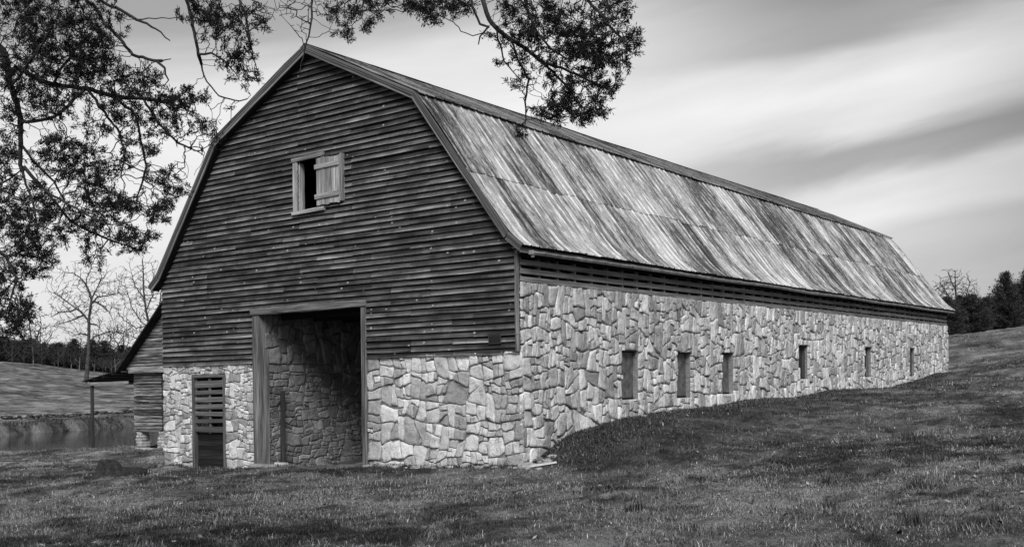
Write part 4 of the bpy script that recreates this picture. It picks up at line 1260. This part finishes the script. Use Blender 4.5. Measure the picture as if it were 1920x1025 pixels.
# ---- near cedar whose limbs reach in from the left
rg = np.random.RandomState(3)
def PL(pts, d0=9., d1=9., bulge=0):
    n_ = len(pts); return [px(a, b, d0 + (d1 - d0) * i / max(1, n_ - 1) + bulge * math.sin(3.1 * i / max(1, n_ - 1))) for i, (a, b) in enumerate(pts)]
tb = px(-420, 700, 9.6)
trunkL = [(tb[0], tb[1], h1(tb[0], tb[1]) - .2), tuple(px(-400, 700, 9.6)), tuple(px(-370, 400, 9.6)), tuple(px(-330, 100, 9.5)), tuple(px(-300, -250, 9.4)), tuple(px(-290, -700, 9.4)), tuple(px(-280, -1100, 9.4))]
trunkL = densify(trunkL, .25)
def nearest_i(lines_pts, p):
    d = [np.linalg.norm(np.array(q) - np.array(p)) for q in lines_pts]; return int(np.argmin(d))
raw = [
 PL([(-200, -60), (-100, 10), (-30, 60), (5, 98), (20, 161), (37, 220), (38, 270), (37, 310), (49, 345), (63, 390), (70, 430)], 9.3, 8.9),      # 0 drooping stem
 PL([(29, 127), (54, 141), (98, 159), (161, 166), (215, 183), (268, 185), (330, 198), (365, 190)], 9.1, 9.0, .2),
 PL([(49, 229), (88, 224), (122, 205), (146, 178)], 9.0, 9.05),
 PL([(161, 166), (195, 210), (224, 249), (234, 293), (225, 330)], 9.1, 8.8),
 PL([(215, 183), (254, 215), (263, 263), (273, 312), (266, 346), (254, 380)], 9.1, 9.3),
 PL([(268, 185), (298, 234), (332, 268), (371, 283)], 9.05, 9.2),
 PL([(-120, -120), (60, -60), (176, 10), (195, 44), (229, 78), (249, 102), (293, 115), (320, 111)], 9.5, 9.0),
 PL([(293, 115), (308, 128), (312, 150)], 9.0, 9.0),
 PL([(60, -60), (150, -30), (200, 10), (229, 20), (254, 37), (302, 34), (332, 33)], 9.3, 9.2),
 PL([(254, 37), (293, 54), (317, 76)], 9.2, 9.15),
 PL([(44, 312), (88, 361), (132, 415), (180, 439), (234, 459), (263, 468)], 9.0, 9.1),
 PL([(60, 340), (98, 366), (141, 390), (166, 405), (200, 420)], 8.9, 8.7),
 PL([(-250, 300), (-120, 330), (-40, 370), (10, 340), (40, 320)], 9.4, 9.0),
 PL([(-250, 420), (-120, 440), (-30, 450), (10, 480), (30, 520), (20, 560)], 9.4, 9.0),
 PL([(38, 270), (60, 300), (100, 340), (120, 380), (110, 420)], 9.0, 9.2),
 PL([(-120, -120), (100, -150), (260, -110), (335, -40), (349, 0), (361, 49), (371, 102), (385, 151), (410, 180), (439, 190), (463, 186)], 9.6, 8.9),
 PL([(260, -110), (420, -100), (560, -60), (640, -20), (700, 10)], 9.3, 9.0),
 PL([(420, -100), (440, -20), (460, 30), (470, 90), (480, 130)], 9.3, 9.0),
 PL([(560, -60), (585, 0), (583, 45), (572, 90), (562, 130), (559, 136)], 9.2, 9.0),
 PL([(371, 102), (395, 100), (415, 110), (440, 135)], 9.0, 9.0),
 PL([(98, 159), (120, 120), (150, 80), (170, 40)], 9.05, 9.3),
 PL([(20, 161), (60, 110), (90, 60), (110, 20)], 9.0, 8.7),
]
lines = [(trunkL, None)]; allp = list(trunkL); own = [(0, i) for i in range(len(trunkL))]
for ln in raw:
    ln2 = densify(ln, .05, rg, .004)
    k = nearest_i(allp, ln2[0]); att = own[k]
    gapd = np.linalg.norm(np.array(allp[k]) - ln2[0])
    if gapd > .12: ln2 = densify([allp[k], (np.array(allp[k]) * .4 + ln2[0] * .6) + np.array([0, 0, .12]) * min(gapd, 1), ln2[0]], .12)[1:] + ln2[1:]
    lines.append((ln2, att)); own += [(len(lines) - 1, i) for i in range(len(ln2))]; allp += list(ln2)
pts, par, idx = poly_nodes(lines)
minr = np.zeros(len(pts))
for li, ii in enumerate(idx):
    if li == 0:
        for k, i in enumerate(ii): minr[i] = .17 * (1 - .7 * k / len(ii))
    else:
        r0 = {1: .028, 2: .022, 13: .02, 14: .02, 16: .018, 17: .018, 7: .014}.get(li, .011)
        for k, i in enumerate(ii): minr[i] = r0 * (1 - .8 * k / len(ii)) + .0015
at = []
for (cx, cy, rx, ry, n_) in [(120, 70, 90, 75, 260), (55, 50, 70, 60, 120), (60, 130, 50, 50, 70), (170, 120, 50, 40, 80), (240, 150, 55, 28, 70), (325, 195, 50, 28, 80), (370, 262, 45, 28, 75), (300, 235, 40, 26, 50), (315, 340, 36, 28, 60), (290, 395, 26, 22, 30),
    (235, 450, 42, 24, 60), (220, 380, 36, 25, 40), (140, 300, 60, 50, 60), (110, 280, 40, 40, 40), (170, 350, 50, 40, 45), (160, 420, 60, 35, 60), (50, 430, 55, 45, 90), (25, 480, 40, 40, 90), (15, 560, 34, 60, 120), (60, 380, 50, 50, 60), (10, 400, 30, 60, 110), (10, 500, 34, 60, 150), (25, 585, 30, 36, 80), (5, 300, 30, 80, 120), (15, 120, 40, 90, 160), (110, 120, 70, 50, 120), (60, 480, 40, 30, 50),
    (180, 480, 26, 22, 40), (230, 210, 70, 50, 60), (250, 300, 50, 40, 40), (20, 250, 30, 90, 90), (100, 200, 60, 30, 50),
    (405, 50, 22, 25, 28), (440, 105, 28, 22, 34), (470, 140, 20, 16, 24), (455, 40, 30, 30, 40), (495, 30, 34, 28, 50), (530, 12, 30, 20, 34), (600, 10, 40, 20, 44), (645, 58, 20, 18, 24), (690, 15, 40, 26, 44), (690, 50, 14, 8, 10), (640, 20, 30, 18, 24), (560, 45, 14, 14, 14), (380, 20, 40, 20, 24), (790, 12, 24, 14, 18), (725, 5, 20, 10, 14)]:
    at += ell(cx, cy, rx, ry, int(n_ * 2.5), 9.05, .35, rg)
n_in = len(at)
# crown out of frame, added left of and above the picture to shade the foreground
for _ in range(420):
    q = px(rg.uniform(-900, 800), rg.uniform(-900, -60), 9.3 + rg.uniform(-2, 2.2)); at.append(q)
for _ in range(120):
    at.append(px(rg.uniform(-800, -60), rg.uniform(0, 600), 9.4 + rg.uniform(-1.5, 1.5)))
def cedar(name, pts, par, minr, at_, step, seed, label, iters=90):
    rg = np.random.RandomState(seed)
    P, pr_ = grow(pts, par, at_, step, .9, .065, iters, rg, (0, 0, -.06), .32)
    r, kids = radii_of(P, pr_, .0022, 2.5, minr)
    m = pr_ >= 0
    ra = np.minimum(r[pr_[m]], r[m] * 1.35)
    V, F = frustums(P[pr_[m]], P[m], ra, r[m], 5)
    root = empty(name, tuple(P[0])); tag(root, label, 'cedar tree')
    mesh_np('trunk', V - P[0], F, M['bark'], root, True)
    return P, pr_, r, kids, root
def foliage(P, par, r, kids, n_init, root, rg, K=48):
    n = len(P); hgt = np.zeros(n, int)            # steps to the farthest tip
    for i in range(n - 1, -1, -1):
        if par[i] >= 0: hgt[par[i]] = max(hgt[par[i]], hgt[i] + 1)
    i = np.arange(n); sel = (i >= n_init) & (hgt <= 3) & (rg.rand(n) < np.array([1, .9, .7, .5])[np.minimum(hgt, 3)])
    bald = mnoise_arr(P[:, 0] * 1.7, P[:, 1] * 1.7, P[:, 2] * 1.7) > .62       # dead twigs carry no leaves
    sel &= ~bald
    I_ = i[sel]; d = P[I_] - P[par[I_]]; d /= (np.linalg.norm(d, axis=1, keepdims=True) + 1e-9)
    C_ = P[I_] + d * .02 + rg.normal(0, .012, (len(I_), 3))
    V, F, t_ = sprigs(C_, d + np.array([0, 0, .15]), K, (.016, .048), (.0026, .0050), rg, .62)
    mesh_np('crown', V - P[0], F, M['leaf'], root, False, rnd=t_)
    print('sprigs', len(C_))
def mnoise_arr(x, y, z):
    return np.array([.5 + .9 * mnoise.noise(Vector(q)) for q in zip(x, y, z)])
P, pr_, r, kids, root = cedar('cedar_tree', pts, par, minr, at, .05, 5, 'dark cedar whose twisting limbs reach in at the upper left')
print('cedar1 nodes', len(P))
foliage(P, pr_, r, kids, len(pts), root, np.random.RandomState(8))

# ---- second cedar, its trunk behind the camera, one limb drooping over the view
rg = np.random.RandomState(9)
tb = CAM + RGT * 4.5 - FWD * 2.5; zb = h1(tb[0], tb[1])
tr2 = densify([(tb[0], tb[1], zb - .2), (tb[0], tb[1], zb + 3), (tb[0] - .2, tb[1] + .1, zb + 6), (tb[0] - .2, tb[1] + .2, zb + 9), (tb[0], tb[1], zb + 12)], .3)
limb = densify([(tb[0] - .2, tb[1] + .1, zb + 6), tuple(CAM + RGT * 3.2 + FWD * .5 + np.array([0, 0, 5.6])), tuple(px(1330, -420, 5.5)), tuple(px(1130, -260, 7.5)), tuple(px(1000, -120, 8.8)), tuple(px(940, -60, 9.1))], .12)
raw = [
 PL([(960, -80), (905, -30), (904, 0), (915, 33), (931, 57), (956, 74), (986, 90), (1020, 120), (1060, 160), (1085, 195)], 9.1, 9.0),
 PL([(960, -80), (975, -30), (986, 0), (991, 27), (1002, 55), (1030, 90), (1060, 110)], 9.0, 8.8),
 PL([(1000, -120), (1040, -60), (1090, -10), (1120, 20), (1150, 60), (1175, 80)], 8.9, 8.8),
 PL([(956, 74), (970, 110), (990, 150), (985, 190), (984, 225), (983, 240)], 9.05, 9.0),
 PL([(931, 57), (938, 90), (945, 115), (960, 135), (975, 150)], 9.0, 9.1),
 PL([(880, -20), (885, 15), (900, 45), (915, 50), (905, 62), (885, 68), (870, 62)], 9.1, 9.0),
 PL([(915, 50), (900, 68), (895, 84)], 9.0, 9.0),
 PL([(905, -30), (880, -30), (850, -15), (815, 5), (790, 15)], 9.1, 9.2),
 PL([(1020, 120), (1060, 130), (1100, 150), (1130, 165)], 9.0, 8.8),
]
lines = [(tr2, None)]; k0 = nearest_i(tr2, limb[0]); lines.append((limb[1:], (0, k0)))
allp = list(tr2) + limb[1:]; own = [(0, i) for i in range(len(tr2))] + [(1, i) for i in range(len(limb) - 1)]
for ln in raw:
    ln2 = densify(ln, .05, rg, .004); k = nearest_i(allp, ln2[0]); att = own[k]
    gapd = np.linalg.norm(np.array(allp[k]) - ln2[0])
    if gapd > .12: ln2 = densify([allp[k], ln2[0]], .1)[1:] + ln2[1:]
    lines.append((ln2, att)); own += [(len(lines) - 1, i) for i in range(len(ln2))]; allp += list(ln2)
pts, par, idx = poly_nodes(lines)
minr = np.zeros(len(pts))
for li, ii in enumerate(idx):
    r0 = {0: .2, 1: .06, 2: .018, 3: .014}.get(li, .008)
    for k, i in enumerate(ii): minr[i] = r0 * (1 - .75 * k / len(ii)) + .0015
at = []
for (cx, cy, rx, ry, n_) in [(1015, 60, 75, 58, 260), (1090, 40, 70, 48, 210), (1040, 135, 62, 40, 170), (1110, 125, 48, 44, 150), (1150, 95, 34, 30, 90), (1178, 72, 20, 16, 40), (1060, 190, 55, 26, 110), (1095, 212, 34, 16, 50), (1125, 170, 28, 28, 60), (980, 165, 26, 16, 20),
    (980, 242, 14, 9, 14), (1020, 215, 22, 12, 22), (1150, 15, 30, 20, 60), (960, 20, 40, 30, 50), (860, 10, 30, 14, 30), (775, 12, 16, 12, 16), (815, 32, 16, 14, 18), (830, 8, 24, 10, 24), (1100, 85, 50, 40, 90)]:
    at += ell(cx, cy, rx, ry, int(n_ * 2.3), 9.0, .38, rg)
for _ in range(2200):   # unseen crown over lawn and camera, thickened to shade the foreground
    q = CAM + FWD * rg.uniform(-5, 5.5) + RGT * rg.uniform(-6, 8); at.append(np.array([q[0], q[1], rg.uniform(6.4, 9.2)]))
P, pr_, r, kids, root = cedar('cedar_tree', pts, par, minr, at, .05, 6, 'dense drooping cedar bough hanging over the roof from above')
print('cedar2 nodes', len(P))
foliage(P, pr_, r, kids, len(pts), root, np.random.RandomState(18))

# ---- bare trees
def bare(name, lines_px, D0, at_, step, infl, kill, seed, label, cat, mat, tip=.03, trunk_r=.45, expo=2.4, group=None, thr=.12, iters=60):
    rg = np.random.RandomState(seed); lines = []; allp = []; own = []
    for ln in lines_px:
        p3 = densify([px(a, b, D0 + (rg.uniform(-1.5, 1.5) if i and lines else 0)) for i, (a, b) in enumerate(ln)], step, rg, step * .06)
        att = None
        if lines: att = own[nearest_i(allp, p3[0])]; p3 = p3[1:]
        lines.append((p3, att)); own += [(len(lines) - 1, i) for i in range(len(p3))]; allp += list(p3)
    pts, par, idx = poly_nodes(lines)
    minr = np.zeros(len(pts))
    for li, ii in enumerate(idx):
        r0 = trunk_r if li == 0 else trunk_r * .28
        for k, i in enumerate(ii): minr[i] = r0 * (1 - .8 * k / len(ii)) + tip
    pts[0][2] = min(pts[0][2], h1(pts[0][0], pts[0][1]) - .2)
    P, pr_ = grow(pts, par, at_, step, infl, kill, iters, rg, (0, 0, .30), .13)
    r, kids = radii_of(P, pr_, tip, expo, minr)
    root = empty(name, tuple(P[0])); tag(root, label, cat, group)
    m = pr_ >= 0
    for nm, sel in (('trunk', m & (r >= thr)), ('crown', m & (r < thr))):
        if not sel.any(): continue
        ra = np.minimum(r[pr_[sel]], r[sel] * 1.4)
        V, F = frustums(P[pr_[sel]], P[sel], ra, r[sel], 6 if nm == 'trunk' else 3)
        mesh_np(nm, V - P[0], F, mat, root, True)
    return root
rg = np.random.RandomState(21)
D0 = 183
hero = [[(161, 712), (163, 690), (165, 663), (166, 630), (166, 602), (169, 579), (171, 559)],
        [(171, 559), (161, 534), (162, 520), (169, 506), (172, 493)], [(161, 534), (150, 520), (135, 512), (118, 510)],
        [(166, 602), (154, 587), (136, 574), (116, 559), (101, 549)], [(154, 591), (135, 600), (115, 606), (98, 612)], [(136, 583), (115, 585), (95, 594)],
        [(171, 559), (182, 539), (190, 518)], [(172, 569), (182, 556), (202, 554), (222, 549)], [(180, 565), (195, 578), (206, 586)],
        [(166, 645), (174, 632), (187, 627), (202, 622), (222, 623), (240, 630)], [(174, 634), (172, 646), (176, 652)], [(168, 606), (180, 609), (187, 616)], [(165, 628), (150, 625), (135, 630)]]
at = ell(165, 555, 62, 60, 1100, D0, 5, rg) + ell(118, 575, 34, 40, 200, D0, 4, rg) + ell(200, 545, 26, 40, 90, D0, 4, rg) + ell(125, 606, 28, 20, 40, D0, 3, rg) + ell(215, 622, 26, 14, 30, D0, 3, rg)
bare('bare_tree', hero, D0, at, .42, 5, .48, 31, 'tall bare tree with bleached trunk standing alone in the far field', 'bare tree', M['bark_far'], .028, .42, 3.0)
t2l = [[(281, 700), (281, 660), (281, 617), (273, 582), (268, 544), (268, 511), (266, 486)], [(281, 640), (296, 600), (300, 560), (303, 520)], [(281, 617), (262, 600), (245, 575), (238, 545)], [(279, 610), (255, 615), (232, 600), (218, 585)], [(273, 582), (285, 555), (290, 520)], [(281, 650), (250, 632), (225, 618)], [(270, 560), (252, 535), (246, 512)]]
at = ell(268, 560, 46, 66, 1000, 170, 5, rg) + ell(310, 560, 40, 70, 160, 170, 6, rg) + ell(240, 610, 30, 26, 90, 170, 4, rg)
bare('bare_tree', t2l, 170, at, .45, 5, .5, 32, 'many-stemmed bare tree rising behind the corn crib roof', 'bare tree', M['bark_far'], .026, .28, 3.0)
# right: bare tree over the far end of the barn
D0 = 105
t3 = [[(1795, 640), (1794, 600), (1793, 570), (1791, 540), (1790, 512)], [(1793, 575), (1775, 550), (1762, 530)], [(1794, 580), (1810, 555), (1818, 530)], [(1791, 545), (1782, 525), (1778, 512)], [(1794, 590), (1830, 570), (1850, 555)]]
at = ell(1790, 548, 36, 34, 1300, D0, 2.5, rg) + ell(1845, 565, 24, 18, 110, D0, 3, rg) + ell(1765, 545, 20, 24, 80, D0, 3, rg)
bare('bare_tree', t3, D0, at, .2, 3, .22, 33, 'round-headed bare tree beyond the far end of the barn', 'bare tree', M['bark_far'], .016, .15, 3.1)

# ---- evergreen of the treeline: trunk + crown of leaf clumps on whorled boughs
def evergreen_mesh(seed, h, w_, nb, K, blade, taper=1.0, base=.08, bw=(.04, .08)):
    rg = np.random.RandomState(seed); A, B, ra, rb = [], [], [], []; C_, D_ = [], []
    A.append((0, 0, -.3)); B.append((0, 0, h * .55)); ra.append(h * .02); rb.append(h * .012)
    A.append((0, 0, h * .55)); B.append((0, 0, h * .97)); ra.append(h * .012); rb.append(.02)
    for i in range(nb):
        f = base + (1 - base) * (i + rg.rand()) / nb; z0 = h * f
        env = w_ * (1 - f) ** taper * (.55 + .6 * rg.rand()) * (1.0 if f > base + .1 else .8)
        th = rg.uniform(0, 6.28); up = rg.uniform(-.1, .45)
        e = np.array([math.cos(th) * env, math.sin(th) * env, z0 + env * up]); s = np.array([0, 0, z0])
        A.append(tuple(s)); B.append(tuple(e)); ra.append(.035); rb.append(.012)
        n_ = max(2, int(env / .22))
        for k in range(n_):
            q = (k + 1.) / n_
            if q < .25: continue
            c_ = s + (e - s) * q + rg.normal(0, .10 + .10 * (1 - f) * w_ / 2, 3); C_.append(c_); D_.append((e - s) / np.linalg.norm(e - s) + np.array([0, 0, .3]))
    for k in range(8): C_.append(np.array([rg.normal(0, .06), rg.normal(0, .06), h * (.9 + .012 * k)])); D_.append(np.array([0, 0, 1.]))
    V1, F1 = frustums(np.array(A), np.array(B), np.array(ra), np.array(rb), 5)
    V2, F2, t_ = sprigs(np.array(C_), np.array(D_), K, (blade * .5, blade), bw, rg, .7)
    return V1, F1, V2, F2, t_
def mk_mesh(name, V, F, mat, smooth=False, rnd=None):
    o = mesh_np(name, V, F, mat, None, smooth, rnd); me = o.data; bpy.data.objects.remove(o); return me
EV = []
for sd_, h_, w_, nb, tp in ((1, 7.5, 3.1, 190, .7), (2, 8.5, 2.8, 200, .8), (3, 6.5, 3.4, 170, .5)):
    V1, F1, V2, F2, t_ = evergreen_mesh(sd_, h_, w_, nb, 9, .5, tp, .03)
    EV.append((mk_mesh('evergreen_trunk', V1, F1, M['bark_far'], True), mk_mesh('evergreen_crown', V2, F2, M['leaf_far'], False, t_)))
# bare scrubby tree for the edge of the wood
BR = []
for sd_ in (1, 2, 3, 4):
    rg = np.random.RandomState(40 + sd_); h_ = 7
    n_st = 2 if sd_ % 2 else 1; lines = []
    fork = rg.uniform(1.0, 2.0)
    lines.append((densify([(0, 0, -.3), (0.05, 0, fork), (rg.uniform(-.4, .4), 0, h_ * .75)], .35, rg, .03), None))
    for k in range(3):
        th = rg.uniform(0, 6.28); j = 3 + k * 2
        s = lines[0][0][j]; lines.append((densify([s, s + np.array([math.cos(th) * 1.0, math.sin(th) * 1.0, 1.2]), s + np.array([math.cos(th) * 2.0, math.sin(th) * 2.0, 2.6])], .35, rg, .04)[1:], (0, j)))
    pts, par, idx = poly_nodes(lines)
    at = []
    while len(at) < 230:
        q = rg.uniform(-1, 1, 3)
        if (q ** 2).sum() < 1: at.append(q * np.array([2.9, 2.9, 2.6]) + np.array([0, 0, h_ * .66]))
    Pn, pn = grow(pts, par, at, .33, 2.5, .45, 40, rg, (0, 0, .12), .2)
    minr = np.zeros(len(pts)); minr[:len(idx[0])] = np.linspace(.15, .03, len(idx[0]))
    rr, kk = radii_of(Pn, pn, .026, 2.6, minr); m = pn >= 0
    th_ = m & (rr >= .07); tw = m & (rr < .07)
    V1, F1 = frustums(Pn[pn[th_]], Pn[th_], np.minimum(rr[pn[th_]], rr[th_] * 1.4), rr[th_], 5)
    V2, F2 = frustums(Pn[pn[tw]], Pn[tw], np.minimum(rr[pn[tw]], rr[tw] * 1.4), rr[tw], 3)
    BR.append((mk_mesh('scrub_trunk', V1, F1, M['bark_pale'] if sd_ < 3 else M['bark_far'], True), mk_mesh('scrub_crown', V2, F2, M['bark_far'], True)))
def place(kind, protos, k, x_, y_, s, rz, label, cat, group, sz=1.):
    ro = empty(kind, (x_, y_, h1(x_, y_))); ro.rotation_euler = (0, 0, rz); ro.scale = (s, s, s * sz); tag(ro, label, cat, group)
    a = bpy.data.objects.new('trunk', protos[k][0]); b = bpy.data.objects.new('crown', protos[k][1])
    for o_ in (a, b): COL.objects.link(o_); o_.parent = ro
    return ro
random.seed(77)
xs_front = list(np.linspace(-330, 400, 44))
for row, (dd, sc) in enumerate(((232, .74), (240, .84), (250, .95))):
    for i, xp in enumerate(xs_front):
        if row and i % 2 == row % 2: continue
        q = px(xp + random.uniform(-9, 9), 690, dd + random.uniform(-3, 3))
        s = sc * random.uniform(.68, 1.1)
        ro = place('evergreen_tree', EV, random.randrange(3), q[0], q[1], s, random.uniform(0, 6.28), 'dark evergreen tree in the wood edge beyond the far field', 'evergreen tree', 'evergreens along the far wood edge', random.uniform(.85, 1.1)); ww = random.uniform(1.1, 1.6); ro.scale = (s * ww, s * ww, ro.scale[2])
ORD = 'first second third fourth fifth sixth seventh eighth ninth tenth eleventh twelfth thirteenth fourteenth fifteenth sixteenth seventeenth eighteenth nineteenth twentieth twenty-first twenty-second twenty-third'.split()
for i, xp in enumerate([22, 44, 62, 78, 101, 108, 119, 133, 148, 176, 192, 197, 208, 216, 226, 238, 247, 262, 276, 292]):
    q = px(xp, 690, 226 + random.uniform(-3, 2)); s = random.uniform(.55, .85)
    place('scrub_tree', BR, random.randrange(4), q[0], q[1], s, random.uniform(0, 6.28), ORD[i] + ' bare pale-limbed small tree from the left, in front of the far wood', 'small tree', 'bare small trees in front of the far wood', random.uniform(.8, 1.05))
for i, (xp, s) in enumerate([(46, 1.3), (60, 1.75), (76, 1.4), (150, 1.2), (185, 1.3), (206, 1.4), (232, 1.5)]):
    q = px(xp, 690, 256 + random.uniform(-2, 2))
    place('bare_wood_tree', BR, 2 + i % 2, q[0], q[1], s * 1.15, random.uniform(0, 6.28), ORD[i] + ' bare crown from the left whose fan of twigs rises above the far wood', 'bare tree', 'bare crowns above the far wood')
# right-hand hill trees
big = []
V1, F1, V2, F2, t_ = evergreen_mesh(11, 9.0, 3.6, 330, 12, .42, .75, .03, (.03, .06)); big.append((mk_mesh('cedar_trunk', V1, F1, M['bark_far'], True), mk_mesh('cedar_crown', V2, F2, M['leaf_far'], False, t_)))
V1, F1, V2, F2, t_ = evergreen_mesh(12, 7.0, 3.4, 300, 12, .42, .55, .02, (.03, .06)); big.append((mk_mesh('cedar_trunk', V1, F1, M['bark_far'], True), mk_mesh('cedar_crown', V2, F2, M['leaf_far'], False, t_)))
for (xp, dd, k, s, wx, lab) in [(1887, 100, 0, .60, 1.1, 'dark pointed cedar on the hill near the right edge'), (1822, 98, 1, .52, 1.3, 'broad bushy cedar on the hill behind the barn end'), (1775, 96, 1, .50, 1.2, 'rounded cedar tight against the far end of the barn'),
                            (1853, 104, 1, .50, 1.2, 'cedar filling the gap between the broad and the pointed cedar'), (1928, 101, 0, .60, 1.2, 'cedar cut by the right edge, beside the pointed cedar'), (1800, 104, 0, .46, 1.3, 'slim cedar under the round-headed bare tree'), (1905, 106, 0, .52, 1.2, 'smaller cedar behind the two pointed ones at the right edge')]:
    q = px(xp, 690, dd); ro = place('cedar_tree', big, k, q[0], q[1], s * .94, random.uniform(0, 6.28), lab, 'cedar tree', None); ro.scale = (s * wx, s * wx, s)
# dark undergrowth at the foot of the far wood
rg = np.random.RandomState(71); C_ = []
for _ in range(5200):
    xp = rg.uniform(-420, 420); q = px(xp, 690, rg.uniform(229, 262)); C_.append((q[0], q[1], 0))
C_ = np.array(C_); C_[:, 2] = H(C_[:, 0], C_[:, 1]) + rg.uniform(0, 2.4, len(C_)) ** 1.0
Dn = np.tile([0, 0, 1.], (len(C_), 1)); V, F, t_ = sprigs(C_, Dn, 9, (.4, .9), (.06, .14), rg, .9)
o = mesh_np('undergrowth', V, F, M['leaf_far'], None, False, rnd=t_ * .6); tag(o, 'dark tangled undergrowth along the foot of the far wood', 'undergrowth', None, 'stuff')
